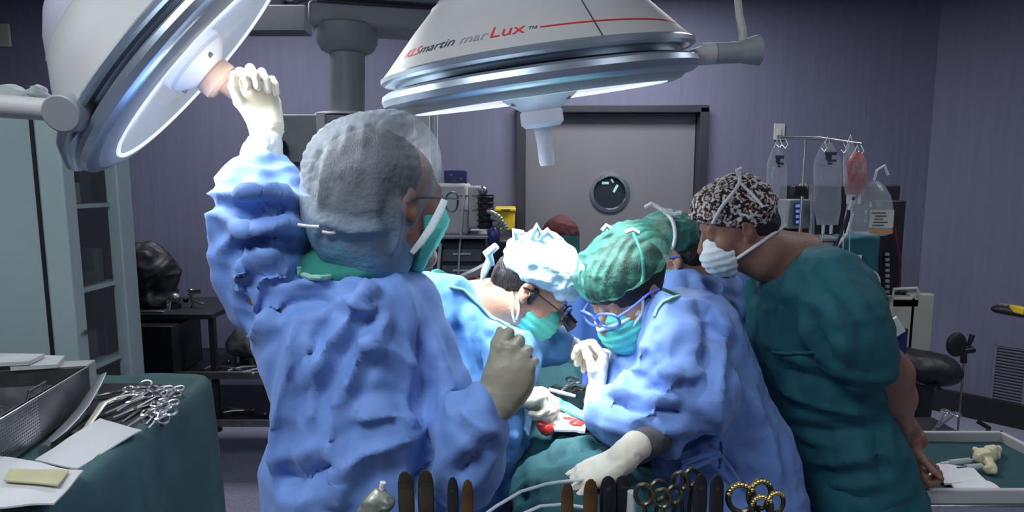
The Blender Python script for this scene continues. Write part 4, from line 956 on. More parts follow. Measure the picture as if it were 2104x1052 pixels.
add_hand(H, w_, nrm(V(.86, -.15, -.10)), nrm(V(-.15, -.25, -1)), True, [(45, 60, 30), (55, 60, 35), (60, 65, 40), (65, 70, 40)], thumb=(.3, .8, .5, .4), fore=P(1158, 714, 1.61), fr_=.027, fat=1.08)
H.mesh(.003, 1).wrinkle(.002, 35).obj('glove', M['glove'], p2)['label'] = 'lit glove reaching in from the far side'
Hh = SDF(); Hh.ell(Lh2(0, -.035, .02), V(.078, .085, .085) * 0.92, R2h); Hh.ell(Lh2(0, -.07, -.03), V(.062, .045, .06) * 0.92, R2h, k=.03)
for s in (-1, 1): Hh.cone(Lh2(s * .073, .012, .0), Lh2(s * .068, .018, -.028), .012, .007, k=.01)
Hh.mesh(.005).wrinkle(.004, 40).obj('hair', M['hair'], p2)
Cp = SDF(); Cp.ell(Lh2(0, -.005, .055), V(.090, .112, .088) * 0.92, R2h); Cp.ell(Lh2(0, -.04, .05), V(.088, .09, .08) * 0.92, R2h, k=.03); Cp.cut(Lh2(0, .05, .028), R2h @ V(0, -.15, 1), k=.008)
cp2 = Cp.mesh(.004, 1); cp2.wrinkle(.012, 16, (1, 1, 1), seed=3, sharp=1).wrinkle(.005, 38, seed=2)
for pts, a, w_ in [([(1030, 600), (1075, 610), (1130, 618), (1160, 612)], .008, .005), ([(1025, 560), (1080, 565), (1150, 585)], .008, .006), ([(1060, 500), (1100, 530), (1150, 560)], .007, .007), ([(1020, 530), (1060, 545), (1100, 540)], .007, .006)]: cp2.crease(pts, a, w_, 8)
cp2.obj('cap', M['capwhite'], p2)
kn = MB(); 
for (x0, y0, x1, y1, x2, y2) in ((1060, 492, 1058, 476, 1075, 478), (1092, 486, 1104, 466, 1112, 484), (1108, 490, 1125, 476, 1138, 488)):
    kn.tube([P(x0, y0, 1.47), P(x1, y1, 1.46), P(x2, y2, 1.47)], [.008, .011, .006], 8)
kn.build('top_knot', M['capwhite'], p2)
tl = MB(); tl.tube([P(1012, 545, 1.49), P(1002, 520, 1.48), P(1020, 505, 1.47)], [.006, .013, .009], 8); tl.tube([P(1008, 530, 1.49), P(995, 560, 1.48), P(990, 575, 1.48)], [.010, .009, .004], 8); tl.build('cap_ties', M['capwhite'], p2)
tie(p2, 'loupe_strap', b2, [(932, 592), (955, 572), (985, 556), (1005, 545)], .013, M['black'], .006)
tie(p2, 'headband', cp2, [(1050, 560), (1072, 580), (1095, 608), (1112, 632)], .005, M['black'], .004)
Mk = SDF(); Mk.ell(Lh2(0, .045, -.062), V(.068, .080, .072) * 0.92, R2h); Mk.cut(Lh2(0, .03, 0), R2h @ V(0, 1, 0)); Mk.cut(Lh2(0, 0, -.015), R2h @ V(0, .25, -1))
mm = Mk.mesh(.0035, 1); mz = (mm.v - h2) @ R2h; mm.push(.0012 * np.sin(mz[:, 2] * 330)); mm.obj('mask', M['mask'], p2)
tie(p2, 'mask_tie', b2, [(1052, 600), (1056, 625), (1050, 645), (1058, 660)], .003, M['maskwhite'])
tie(p2, 'mask_tie', b2, [(1062, 655), (1068, 635), (1062, 605)], .003, M['maskwhite'])
g_ = glasses(p2, Lh2, M['blackgloss'], temple=True)
for s in (-1, 1): MB().cyl(Lh2(s * .03, .118, -.006), Lh2(s * .027, .15, -.014), .011, .014, 20).build('loupe', M['blackgloss'], g_)
shoes(p2, p2.location[0] - .03, 1.56, -.1, M['white'], .075)

# ---- 3: green-capped surgeon bending from the right ----------------------------------------------------
p3 = empty('person', V(P(1470, 900, 1.5)[0], 1.5, 0), 'person in blue gown, sheer green cap and blue glasses bending in from the right', 'person')
h3 = P(1290, 598, 1.45); f3 = nrm(V(-.66, -.48, -.50)); u3 = nrm(V(-.5, -.2, .8))
B = SDF(); R3h, Lh3 = add_head(B, h3, f3, u3, P(1375, 655, 1.50), .048, scale=.99, nk=P(1325, 632, 1.49))
B.ell(P(1420, 790, 1.5), V(.13, .10, .17), k=.06); B.ell(P(1470, 950, 1.5), V(.15, .12, .2), k=.06); legs(B, p3.location[0], 1.5, 0, .2, .85, stance=.09)
B.cone(P(1390, 720, 1.4), P(1430, 830, 1.30), .050, .045, k=.04); B.cone(P(1430, 830, 1.30), P(1285, 925, 1.25), .042, .027)
B.cone(P(1350, 700, 1.52), P(1290, 800, 1.45), .055, .045, k=.04); B.cone(P(1290, 800, 1.45), P(1222, 826, 1.42), .04, .027)
b3 = B.mesh(.005); b3.obj('body', M['skin'], p3)
G = SDF(); fl = (V(P(1480, 1052, 1.5)[0], 1.5, .22), .24, .22, 0)
G.stack(rings([(604, 1395, 1450, 1.50, .05), (616, 1355, 1480, 1.50, .08), (640, 1330, 1505, 1.50, .115), (680, 1312, 1520, 1.5, .14), (730, 1300, 1535, 1.5, .15), (790, 1300, 1562, 1.5, .155), (850, 1310, 1592, 1.5, .16), (900, 1312, 1612, 1.5, .17),
               (950, 1315, 1624, 1.5, .18), (1000, 1318, 1634, 1.5, .19), (1052, 1322, 1640, 1.5, .2)], fl), k=.02)
seg(G, [(1370, 670, 1.40, 68), (1390, 740, 1.34, 72), (1400, 800, 1.30, 74)], k=.04)
seg(G, [(1420, 815, 1.28, 80), (1350, 848, 1.28, 66), (1290, 854, 1.29, 58), (1262, 854, 1.31, 50)], k=.04)
seg(G, [(1330, 690, 1.50, 40), (1300, 760, 1.45, 45), (1268, 820, 1.42, 42)], k=.04)
seg(G, [(1470, 800, 1.32, 40), (1500, 850, 1.38, 40)], k=.06)
g3 = G.mesh(.0076, 2); g3.wrinkle(.014, 7, (1.2, 1.2, .4), seed=9, sharp=1.5).wrinkle(.009, 13, seed=12)
for pts, a, w_ in [([(1490, 640), (1475, 720), (1468, 800), (1475, 900)], .014, .012), ([(1455, 660), (1450, 740), (1455, 820)], -.012, .012), ([(1400, 620), (1470, 640), (1500, 690)], .012, .012), ([(1330, 700), (1310, 760), (1265, 790)], .010, .011), ([(1300, 720), (1320, 735), (1290, 745)], -.008, .008),
                   ([(1400, 740), (1380, 800), (1340, 850), (1290, 860)], .014, .012), ([(1230, 810), (1280, 830), (1370, 850), (1420, 850)], -.014, .011), ([(1220, 870), (1300, 888), (1400, 880)], .010, .011), ([(1350, 760), (1410, 780), (1450, 760)], .010, .011), ([(1310, 790), (1370, 800), (1440, 790)], -.010, .010),
                   ([(1480, 900), (1440, 940), (1390, 960)], .010, .010), ([(1475, 930), (1510, 990), (1560, 1045)], -.010, .010), ([(1360, 935), (1420, 920), (1460, 925)], .010, .012), ([(1540, 800), (1580, 900), (1600, 1000)], .010, .014), ([(1500, 960), (1530, 945), (1560, 970)], .008, .010), ([(1340, 930), (1350, 1000)], .008, .012)]:
    g3.crease(pts, a * 1.7, w_ * .75)
g3.soften(1, .05); g3.obj('gown', M['gown'], p3)
MB().tube(g3.line([(1480, 905), (1482, 930), (1478, 960)], .006, 8), .004, 8).build('belt_tie', M['gown'], p3)
bw = MB(); bw.tube([P(1478, 930, 1.30), P(1440, 938, 1.28), P(1402, 952, 1.28), P(1395, 966, 1.28), P(1430, 958, 1.28), P(1478, 935, 1.29)], .006, 8); bw.tube([P(1405, 955, 1.28), P(1392, 975, 1.28), P(1388, 1010, 1.28)], .006, 8); bw.tube([P(1480, 935, 1.3), P(1500, 960, 1.3), P(1520, 990, 1.31)], .004, 8); bw.build('belt_bow', M['gown'], p3)
MB().tube(g3.line([(1346, 652), (1352, 636), (1362, 622), (1378, 614), (1396, 610)], .003, 6), .004, 8).build('neck_binding', M['greenedge'], p3)
S_ = SDF(); S_.cone(P(1345, 640, 1.49), P(1385, 665, 1.5), .062, .075); S_.mesh(.006).wrinkle(.006, 20).obj('scrub_collar', M['green'], p3)
H = SDF(); w_ = P(1226, 812, 1.40)
add_hand(H, w_, nrm(P(1238, 745, 1.43) - w_), nrm(V(-.9, .1, .1)), False, [(50, 60, 40), (60, 65, 45), (65, 70, 45), (70, 75, 45)], thumb=(.5, .8, .4, .3), fore=P(1222, 846, 1.38), fr_=.028, fat=1.05)
H.mesh(.003, 1).wrinkle(.0025, 35).obj('glove', M['glove'], p3)['label'] = 'lit glove held upright among the hands'
H = SDF(); w_ = P(1280, 940, 1.12)
add_hand(H, w_, nrm(P(1210, 976, 1.12) - w_), nrm(V(-.1, .1, -1)), True, [(12, 28, 18), (10, 22, 14), (14, 24, 14), (20, 28, 16)], thumb=(.6, .75, .45, .3), spread=.12, g=.98, fore=P(1306, 918, 1.15), fr_=.03, fat=1.05)
H.mesh(.003, 1).wrinkle(.002, 35).obj('glove', M['glove'], p3)['label'] = 'glove resting on the green drape, fingers spread'
S_ = SDF(); seg(S_, [(1300, 925, 1.15, 28), (1350, 900, 1.22, 30)]); S_.mesh(.006).wrinkle(.008, 18).obj('under_sleeve', M['bagcloth'], p3)
Hh = SDF(); Hh.ell(Lh3(0, -.010, .036), V(.084, .109, .092) * .99, R3h); Hh.ell(Lh3(0, .115, -.050), V(.10, .055, .09) * .99, R3h, mode='s', k=.01); Hh.ell(Lh3(0, -.09, .02), V(.055, .04, .05) * .99, R3h, k=.02)
Hh.mesh(.005).wrinkle(.006, 22, (1, 1, .4)).obj('hair', M['hair'], p3)
Cp = SDF(); Cp.ell(Lh3(0, -.012, .065), V(.100, .120, .088) * .99, R3h); Cp.ell(Lh3(-.0, -.07, .05), V(.090, .075, .078) * .99, R3h, k=.04); Cp.cut(Lh3(0, .06, .042), R3h @ V(0, -.04, 1), k=.01)
cp3 = Cp.mesh(.0042, 1); q = (cp3.v - h3) @ R3h
cp3.push(.0030 * np.sin(q[:, 0] * 330 + 6 * vnoise(cp3.v * 14)) * np.clip((.17 - q[:, 2]) / .06, 0, 1)).wrinkle(.008, 13, seed=1).wrinkle(.003, 30, (1, 1, .4), seed=7)
cp3.obj('cap', M['capgreen'], p3)
MB().tube([P(1238, 474, 1.42), P(1246, 464, 1.42), P(1254, 470, 1.42)], .006, 8).build('cap_knot', M['white'], p3)
MB().tube([P(1285, 478, 1.40), P(1300, 472, 1.40), P(1312, 480, 1.40)], .006, 8).build('cap_knot', M['white'], p3)
Mk = SDF(); Mk.ell(Lh3(0, .045, -.062), V(.072, .082, .075) * .99, R3h); Mk.cut(Lh3(0, .025, 0), R3h @ V(0, 1, 0)); Mk.cut(Lh3(0, 0, -.012), R3h @ V(0, .30, -1))
mm3 = Mk.mesh(.0035, 1); mz = (mm3.v - h3) @ R3h; mm3.push(.0012 * np.sin(mz[:, 2] * 330)); mm3.obj('mask', M['mask'], p3)
MB().tube([Lh3(-.066, .045, -.024), Lh3(-.04, .098, -.022), Lh3(0, .128, -.020), Lh3(.04, .098, -.022), Lh3(.066, .045, -.024)], .005, 8).build('mask_edge', M['maskwhite'], p3)
tie(p3, 'mask_tie', cp3, [(1292, 640), (1312, 600), (1322, 560), (1318, 520), (1300, 480)], .004, M['capteal'], .003); tie(p3, 'mask_tie', b3, [(1300, 668), (1320, 640), (1318, 600)], .004, M['maskwhite'], .003)
glasses(p3, Lh3, M['bluegl'], w=.032, h=.020, thick=.0034)
shoes(p3, p3.location[0], 1.5, .2, M['white'], .09)

# ---- 4: far surgeon in a green cap ---------------------------------------------------------------------
p4 = empty('person', V(P(1450, 800, 1.95)[0], 1.95, 0), 'person in blue gown and green cap standing behind the bending surgeon', 'person')
h4 = P(1374, 520, 1.88); f4 = nrm(V(-.85, .1, -.50)); u4 = nrm(V(-.5, 0, .85))
B = SDF(); R4h, Lh4 = add_head(B, h4, f4, u4, P(1450, 585, 1.92), .056, scale=.95, nk=P(1425, 560, 1.89))
B.ell(P(1450, 720, 1.95), V(.15, .11, .24), k=.06); legs(B, p4.location[0], 1.95, 0, 1.4, .92); b4 = B.mesh(.0055); b4.obj('body', M['skin'], p4)
G = SDF(); fl = (V(p4.location[0], 1.95, .22), .26, .22, 0)
G.stack(rings([(540, 1420, 1462, 1.93, .06), (554, 1395, 1492, 1.93, .10), (580, 1352, 1518, 1.94, .13), (620, 1345, 1540, 1.94, .14), (680, 1350, 1552, 1.95, .15), (760, 1370, 1562, 1.95, .16), (900, 1380, 1580, 1.95, .18)], fl), k=.02)
seg(G, [(1400, 600, 1.84, 50), (1350, 680, 1.78, 46), (1300, 720, 1.72, 36)], k=.03)
g4 = G.mesh(.009, 2); g4.wrinkle(.014, 9, (1.2, 1.2, .6), seed=15).wrinkle(.005, 22, seed=16)
for pts, a, w_ in [([(1430, 560), (1440, 600), (1420, 620)], .012, .010), ([(1480, 580), (1470, 640), (1460, 690)], .014, .013), ([(1500, 620), (1490, 690), (1510, 740)], -.012, .012), ([(1380, 590), (1450, 610), (1520, 640)], .012, .012), ([(1520, 620), (1535, 680), (1545, 740)], .010, .011)]: g4.crease(pts, a * 1.7, w_ * .75)
g4.soften(1, .05); g4.obj('gown', M['gown'], p4)
Hh = SDF(); Hh.ell(Lh4(0, -.03, .02), V(.079, .090, .090) * 0.95, R4h); Hh.ell(Lh4(0, -.055, -.03), V(.064, .055, .06) * 0.95, R4h, k=.03); Hh.mesh(.006).wrinkle(.004, 40).obj('hair', M['hair'], p4)
S_ = SDF(); S_.cone(P(1430, 560, 1.9), P(1462, 590, 1.93), .07, .08); S_.mesh(.007).wrinkle(.006, 20).obj('scrub_collar', M['drkgreen'], p4)
Cp = SDF(); Cp.ell(Lh4(0, -.005, .055), V(.090, .110, .085) * 0.95, R4h); Cp.ell(Lh4(0, -.05, .04), V(.082, .07, .07) * 0.95, R4h, k=.03); Cp.cut(Lh4(0, .04, .018), R4h @ V(0, -.15, 1), k=.008)
cp4 = Cp.mesh(.0045, 1).wrinkle(.010, 15, seed=2).wrinkle(.004, 36); cp4.obj('cap', M['capteal'], p4)
tie(p4, 'mask_tie', cp4, [(1348, 575), (1375, 530), (1388, 490), (1384, 455), (1356, 428)], .0055, M['white'], .005)
MB().tube([P(1356, 428, 1.80), P(1338, 418, 1.80), P(1325, 426, 1.80)], .006, 8).tube([P(1360, 430, 1.8), P(1385, 440, 1.8), P(1400, 438, 1.8)], .006, 8).build('tie_knot', M['white'], p4)
Mk = SDF(); Mk.ell(Lh4(0, .045, -.062), V(.072, .080, .074) * 0.95, R4h); Mk.cut(Lh4(0, .02, 0), R4h @ V(0, 1, 0)); Mk.cut(Lh4(0, 0, -.012), R4h @ V(0, .25, -1)); mm = Mk.mesh(.004, 1); mz = (mm.v - h4) @ R4h; mm.push(.0012 * np.sin(mz[:, 2] * 330)); mm.obj('mask', M['mask'], p4)
glasses(p4, Lh4, M['bluegl'], thick=.003)
shoes(p4, p4.location[0], 1.95, 1.4, M['white'])

# ---- 5: onlooker in teal scrubs, hands behind the back ------------------------------------------------
p5 = empty('person', V(P(1730, 950, 1.6)[0], 1.6, 0), 'person in teal scrubs and printed cap, hands clasped behind back', 'person')
h5 = P(1511, 461, 1.60); f5 = nrm(V(-.90, .05, -.40)); u5 = nrm(V(-.35, -.02, .9))
B = SDF(); nk5 = P(1568, 525, 1.59); nb5 = P(1640, 560, 1.62)
R5h, Lh5 = add_head(B, h5, f5, u5, nb5, .060, scale=.93, nk=nk5)
B.cone(nk5 + V(0, 0, .02), P(1650, 520, 1.62), .05, .055, k=.03)
B.ell(P(1680, 700, 1.62), V(.11, .13, .22), k=.06); B.ell(P(1740, 900, 1.62), V(.09, .12, .2), k=.06)
x5 = P(1745, 950, 1.6)[0]; legs(B, x5, 1.62, 0, 1.5, .82)
sl5 = P(1700, 600, 1.48); el5 = P(1830, 765, 1.46); wr5 = P(1848, 868, 1.52)
B.cone(P(1660, 590, 1.56), sl5, .075, .065, k=.04); B.cone(sl5, el5, .060, .048, k=.03); B.cone(el5, P(1838, 815, 1.48), .047, .046, k=.02); B.cone(P(1838, 815, 1.48), wr5, .046, .030, k=.02)
wr5r = P(1882, 905, 1.60); B.cone(P(1690, 620, 1.78), P(1800, 800, 1.80), .055, .045, k=.03); B.cone(P(1800, 800, 1.80), wr5r, .044, .029, k=.02)
# near hand closes round the far wrist; the far hand hangs below
add_hand(B, wr5, nrm(P(1868, 905, 1.545) - wr5), nrm(V(.15, .9, .2)), True, [(50, 70, 40), (55, 70, 40), (58, 70, 40), (60, 70, 40)], thumb=(.6, .7, .5, .3), g=.86, k=.003)
add_hand(B, P(1872, 908, 1.585), nrm(P(1882, 965, 1.57) - P(1872, 905, 1.585)), nrm(V(.75, -.45, .1)), False, [(42, 75, 50), (46, 78, 50), (50, 78, 50), (54, 80, 50)], thumb=(.6, .7, .5, .3), g=.88, k=.003)
b5 = B.mesh(.0042, 1); b5.obj('body', M['skintan'], p5)
G = SDF()
G.stack(rings([(506, 1648, 1700, 1.63, .06), (520, 1610, 1735, 1.63, .11), (545, 1572, 1765, 1.62, .15), (590, 1556, 1790, 1.62, .19), (640, 1553, 1800, 1.62, .205), (700, 1553, 1805, 1.62, .20), (760, 1572, 1805, 1.62, .19), (820, 1595, 1812, 1.62, .18),
               (870, 1612, 1832, 1.62, .19), (930, 1630, 1848, 1.62, .195), (1000, 1642, 1862, 1.62, .20), (1052, 1646, 1866, 1.62, .20), (1110, 1650, 1862, 1.62, .20)]), k=.02, pw=2.2)
seg(G, [(1690, 575, 1.50, 66), (1720, 640, 1.44, 74), (1745, 690, 1.42, 72), (1772, 736, 1.42, 64)], k=.03)
seg(G, [(1690, 590, 1.76, 50), (1750, 700, 1.80, 50)], k=.03)
G.cone(P(1500 + 62, 520, 1.57), P(1600, 490, 1.62), .001, .001, k=.001)
G.ops.pop()
g5 = G.mesh(.0085, 2)
# trousers below the shirt
g5.wrinkle(.015, 6, (1.2, 1.2, .9), seed=19, sharp=1.5).wrinkle(.007, 14, (1, 1, 1.3), seed=20, sharp=1.5)
for pts, a, w_ in [([(1630, 540), (1610, 640), (1600, 740)], .012, .014), ([(1660, 640), (1680, 700), (1710, 760)], -.018, .013), ([(1580, 620), (1575, 720)], .010, .012), ([(1600, 800), (1680, 830), (1780, 850)], .010, .012), ([(1620, 880), (1700, 890), (1800, 880)], -.010, .012), ([(1640, 940), (1720, 950), (1820, 930)], .010, .013), ([(1600, 760), (1680, 780), (1760, 800)], -.010, .012),
                   ([(1700, 520), (1740, 580), (1790, 640)], .008, .012), ([(1700, 600), (1730, 680), (1740, 740)], .008, .012), ([(1690, 990), (1760, 1000), (1840, 980)], .008, .012), ([(1800, 860), (1810, 930), (1820, 1000)], -.010, .012)]: g5.crease(pts, a * 1.8, w_ * .75)
g5.soften(1, .05); g5.obj('scrub_shirt', M['scrub'], p5)
TR = SDF(); 
for k in (-1, 1):
    TR.cone(V(x5, 1.62 + k * .085, .82), V(x5 - .02, 1.62 + k * .11, .45), .115, .095, k=.03); TR.cone(V(x5 - .02, 1.62 + k * .11, .45), V(x5, 1.62 + k * .11, .09), .095, .08, k=.03)
TR.ell(V(x5, 1.62, .82), V(.15, .19, .14), k=.05); TR.mesh(.01).wrinkle(.01, 8).obj('trousers', M['scrub'], p5)
pk = g5.line([(1668, 1018), (1690, 1022), (1712, 1026), (1735, 1030)], .004, 6); MB().tube(pk, .010, 8, flat=-FWD).build('pocket_label', M['paper'], p5)
MB().tube(g5.line([(1590, 722), (1620, 726), (1655, 724), (1672, 722)], .003, 8), .004, 6).build('pocket_seam', M['scrub'], p5)
Hh = SDF(); Hh.ell(Lh5(0, -.03, .015), V(.079, .088, .090) * 0.93, R5h); Hh.ell(Lh5(0, -.058, -.035), V(.064, .050, .05) * 0.93, R5h, k=.03); Hh.cone(Lh5(.074, .018, .01), Lh5(.072, .02, -.02), .01, .005, k=.01); Hh.mesh(.005).wrinkle(.003, 50).obj('hair', M['hair'], p5)
Cp = SDF(); Cp.ell(Lh5(0, .0, .058), V(.086, .106, .078) * 0.93, R5h); Cp.ell(Lh5(0, -.045, .035), V(.088, .080, .082) * 0.93, R5h, k=.03); Cp.cut(Lh5(0, .04, .020), V(.12, 0, 1), k=.008)
cp5 = Cp.mesh(.004, 1).wrinkle(.008, 18, seed=4).wrinkle(.003, 40, seed=6); cp5.obj('cap', M['capprint'], p5)
tie(p5, 'mask_tie', cp5, [(1448, 498), (1462, 465), (1478, 430), (1500, 405), (1522, 375), (1516, 348)], .0045, M['white'], .004)
tie(p5, 'cap_tie', cp5, [(1520, 378), (1545, 400), (1565, 425)], .004, M['white'], .004)
tie(p5, 'mask_tie', b5, [(1492, 545), (1530, 520), (1575, 490), (1615, 462)], .0045, M['white'], .004)
MB().tube([P(1517, 362, 1.47), P(1514, 350, 1.47), P(1524, 346, 1.47)], .005, 8).build('tie_end', M['white'], p5)
Mk = SDF(); Mk.ell(Lh5(0, .045, -.065), V(.068, .082, .075) * 0.93, R5h); Mk.cut(Lh5(0, .035, 0), R5h @ V(0, 1, .15)); Mk.cut(Lh5(0, 0, -.018), R5h @ V(0, .20, -1))
mm = Mk.mesh(.0035, 1); mz = (mm.v - h5) @ R5h; mm.push(.0012 * np.sin(mz[:, 2] * 330)); mm.wrinkle(.003, 30).obj('mask', M['maskwhite'], p5)
shoes(p5, x5, 1.62, 1.5, M['white'])

# ---- 6: red-capped person far behind ---------------------------------------------------------------------
p6 = empty('person', V(P(1150, 600, 3.1)[0], 3.15, 0), 'person in dark red cap far behind, by the grey door', 'person')
h6 = P(1152, 498, 3.1); f6 = nrm(V(.1, -.95, -.5)); B = SDF(); R6h, Lh6 = add_head(B, h6, f6, (0, -.2, .9), P(1150, 545, 3.15), .055)
x6 = p6.location[0]; B.ell(V(x6, 3.15, 1.05), V(.16, .10, .20), k=.05); B.ell(V(x6, 3.15, .82), V(.16, .11, .14), k=.05)
for s in (-1, 1): B.cone(V(x6 + s * .15, 3.15, 1.13), V(x6 + s * .2, 3.1, .92), .05, .04); B.cone(V(x6 + s * .2, 3.1, .92), V(x6 + s * .12, 2.92, .88), .038, .028)
legs(B, x6, 3.15, 0, math.pi, .8); B.mesh(.008).obj('body', M['skintan'], p6)
G = SDF(); G.ell(V(x6, 3.15, 1.05), V(.175, .12, .18), k=.04).ell(V(x6, 3.15, .85), V(.18, .13, .2), k=.05)
for s in (-1, 1): G.cone(V(x6 + s * .14, 3.15, 1.12), V(x6 + s * .2, 3.12, .98), .062, .06, k=.04)
G.mesh(.012).wrinkle(.01, 9).obj('scrub_shirt', M['drkgreen'], p6)
Cp = SDF(); Cp.ell(Lh6(0, -.01, .045), V(.092, .112, .088), R6h); Cp.cut(Lh6(0, .05, .018), R6h @ V(0, .1, 1)); Cp.mesh(.006).wrinkle(.008, 16).obj('cap', M['redcap'], p6)
Mk = SDF(); Mk.ell(Lh6(0, .045, -.062), V(.066, .078, .072), R6h); Mk.cut(Lh6(0, .03, 0), R6h @ V(0, 1, 0)); Mk.cut(Lh6(0, 0, -.02), R6h @ V(0, .2, -1)); Mk.mesh(.005).obj('mask', M['drkgreen'], p6)
TR = SDF()
for k in (-1, 1): TR.cone(V(x6 + k * .085, 3.15, .72), V(x6 + k * .11, 3.15, .09), .10, .08, k=.03)
TR.mesh(.012).obj('trousers', M['drkgreen'], p6); shoes(p6, x6, 3.15, math.pi, M['black'])
# ------------------------------------------------------------------ operating table, patient, drapes
tx, ty0, ty1 = .17, 1.02, 2.12
o = empty('operating_table', (tx, 1.6, 0), 'narrow operating table standing under the green drapes', 'table')
MB().box((tx, (ty0 + ty1) / 2, .86), (.24, ty1 - ty0, .05)).build('table_top', M['steel'], o, bevel=.008)
MB().box((tx, (ty0 + ty1) / 2, .91), (.23, ty1 - ty0 - .02, .045)).build('mattress', M['black'], o, bevel=.012)
MB().box((tx, 1.6, .46), (.14, .28, .76)).build('column', M['steeld'], o, bevel=.01); MB().box((tx, 1.6, .05), (.24, .8, .10)).build('base', M['darksteel'], o, bevel=.02)
pt = empty('person', (tx, 1.6, .93), 'patient lying on the operating table beneath the teal drape', 'person')
B = SDF(); R7, L7 = add_head(B, V(tx, 1.98, 1.0), (0, .1, 1), (0, 1, 0), V(tx, 1.84, .985), .035, scale=.72)
B.ell(V(tx, 1.62, .995), V(.095, .19, .052), k=.03); B.ell(V(tx, 1.40, .99), V(.09, .12, .052), k=.04)
for s in (-1, 1):
    B.cone(V(tx + s * .045, 1.34, .985), V(tx + s * .055, 1.18, .98), .045, .036, k=.03); B.cone(V(tx + s * .055, 1.18, .98), V(tx + s * .055, 1.06, .975), .034, .025, k=.02); B.cone(V(tx + s * .055, 1.06, .975), V(tx + s * .06, 1.055, 1.01), .02, .015)
    B.cone(V(tx + s * .085, 1.74, .99), V(tx + s * .10, 1.56, .975), .026, .022, k=.02); B.cone(V(tx + s * .10, 1.56, .975), V(tx + s * .095, 1.42, .975), .021, .016, k=.02); B.cone(V(tx + s * .095, 1.42, .975), V(tx + s * .09, 1.37, .975), .016, .012, k=.01)
B.mesh(.006).obj('body', M['skin'], pt)
D = SDF(); fld = PZ(1160, 868, 1.07)
D.stack([(V(tx + .0, 1.59, .50), .20, .57), (V(tx, 1.58, .80), .165, .565), (V(tx, 1.58, .99), .15, .56), (V(tx, 1.58, 1.02), .12, .54)], k=.03, pw=5)
D.ell(V(tx, 1.20, .98), V(.15, .22, .095), k=.05); D.ell(V(tx + .02, 1.62, .98), V(.14, .20, .09), k=.05); D.ell(V(tx, 1.9, 1.0), V(.13, .12, .10), k=.05)
D.ell(V(fld[0], fld[1] + .02, 1.075), V(.075, .055, .035), k=.02, mode='s')
dm = D.mesh(.008, 1); dm.wrinkle(.020, 8, (1.2, .8, .8), seed=31, sharp=1.5).wrinkle(.009, 20, seed=33, sharp=1.5)
for pts, a, w_ in [([(1100, 910), (1160, 915), (1230, 900)], .012, .008), ([(1110, 960), (1170, 930), (1260, 905)], -.012, .009), ([(1080, 990), (1130, 1000), (1180, 985)], .010, .008), ([(1120, 935), (1200, 925)], .010, .008), ([(1060, 1030), (1110, 1005)], -.010, .008), ([(1100, 820), (1150, 835), (1200, 850)], .014, .008)]: dm.crease(pts, a, w_)
tag(dm.obj('surgical_drape', M['teal']), 'crumpled teal drape spread over the patient between the surgeons', 'drape')
# open field : white pads, red tissue
z0 = 1.074
pads = [((1118, 890), (1150, 842), (1206, 852), (1202, 892), 3), ((1112, 872), (1128, 846), (1152, 850), (1140, 880), 5)]
for i, (a, b, c, d_, sd) in enumerate(pads):
    o = MB().sheet([PZ(*a, z0), PZ(*d_, z0), PZ(*c, z0 + .012), PZ(*b, z0 + .012)], 16, 12, .006, .006, seed=sd, freq=50).build('gauze_pad', M['white'], None)
    tag(o, ['large bright white gauze pad covering the operating field', 'small gauze pad tucked under the gloved hand at the field'][i], 'gauze')
T = SDF(); T.ell(PZ(1184, 872, z0 + .012), V(.022, .016, .008)).ell(PZ(1166, 862, z0 + .014), V(.014, .008, .006)); T.mesh(.003).wrinkle(.003, 60).obj('wound', M['blood'], None); tag(bpy.data.objects['wound'], 'small red open area at the right end of the white gauze', 'wound')
T = SDF(); T.ell(PZ(1124, 884, z0 + .008), V(.014, .012, .010)); T.cone(PZ(1108, 872, z0 + .02), PZ(1126, 880, z0 + .014), .007, .008); tag(T.mesh(.003).wrinkle(.003, 60).obj('red_swab', M['blood']), 'red soaked swab at the left end of the white gauze', 'swab')
o = MB().sheet([PZ(1142, 842, z0 + .02), PZ(1205, 868, z0 + .02), PZ(1208, 856, z0 + .03), PZ(1146, 822, z0 + .03)], 12, 4, .006, .004, freq=30).build('towel_edge', mat('cyan towel', (.10, .50, .50), .7), None); tag(o, 'folded cyan towel strip bordering the field on its far side', 'towel')
def scissors(name, a, b, side, L_, m, label, cat, grp=None, r=.0022, ring=.011, parent=None):
    """a = ring end, b = tip"""
    a = np.asarray(a, float); b = np.asarray(b, float); ax = nrm(b - a); s = nrm(side - np.dot(side, ax) * ax); nn = np.cross(ax, s)
    o = empty(name, a, label, cat, grp); ln = np.linalg.norm(b - a); piv = a + ax * ln * .62
    for k in (-1, 1):
        c = a + s * k * ring * 1.15 + ax * ring; tc = np.arange(18) * 2 * math.pi / 18
        MB().tube([c + ring * (math.cos(t) * s + 1.15 * math.sin(t) * ax) for t in tc], r * 1.2, 6, closed=True).build('finger_ring', m, o)
        MB().tube([c + ax * ring * 1.1 - s * k * ring * .3, piv + s * k * .002 - ax * .01, piv, b - s * k * .0012], [r, r * 1.2, r * 1.6, r * .5], 6).build('blade', m, o)
    MB().cyl(piv - nn * r * 1.8, piv + nn * r * 1.8, r * 1.4, r * 1.4, 10).build('pivot', m, o); return o
scissors('scissors', P(1184, 778, 1.52), P(1150, 806, 1.44), RGT, 0, M['steeld'], 'dark scissors lying on the drape above the pale rod', 'scissors', ring=.010)
scissors('scissors', P(1192, 796, 1.50), P(1166, 812, 1.44), RGT, 0, M['bronze'], 'smaller dark scissors below the first on the green drape', 'scissors', ring=.008)
o = MB().tube([P(1128, 800, 1.36), P(1150, 806, 1.36), P(1182, 814, 1.36)], [.004, .0045, .0035], 10).build('suction_rod', M['lampwhite'], None); tag(o, 'pale thin suction rod held in the lit glove', 'rod')
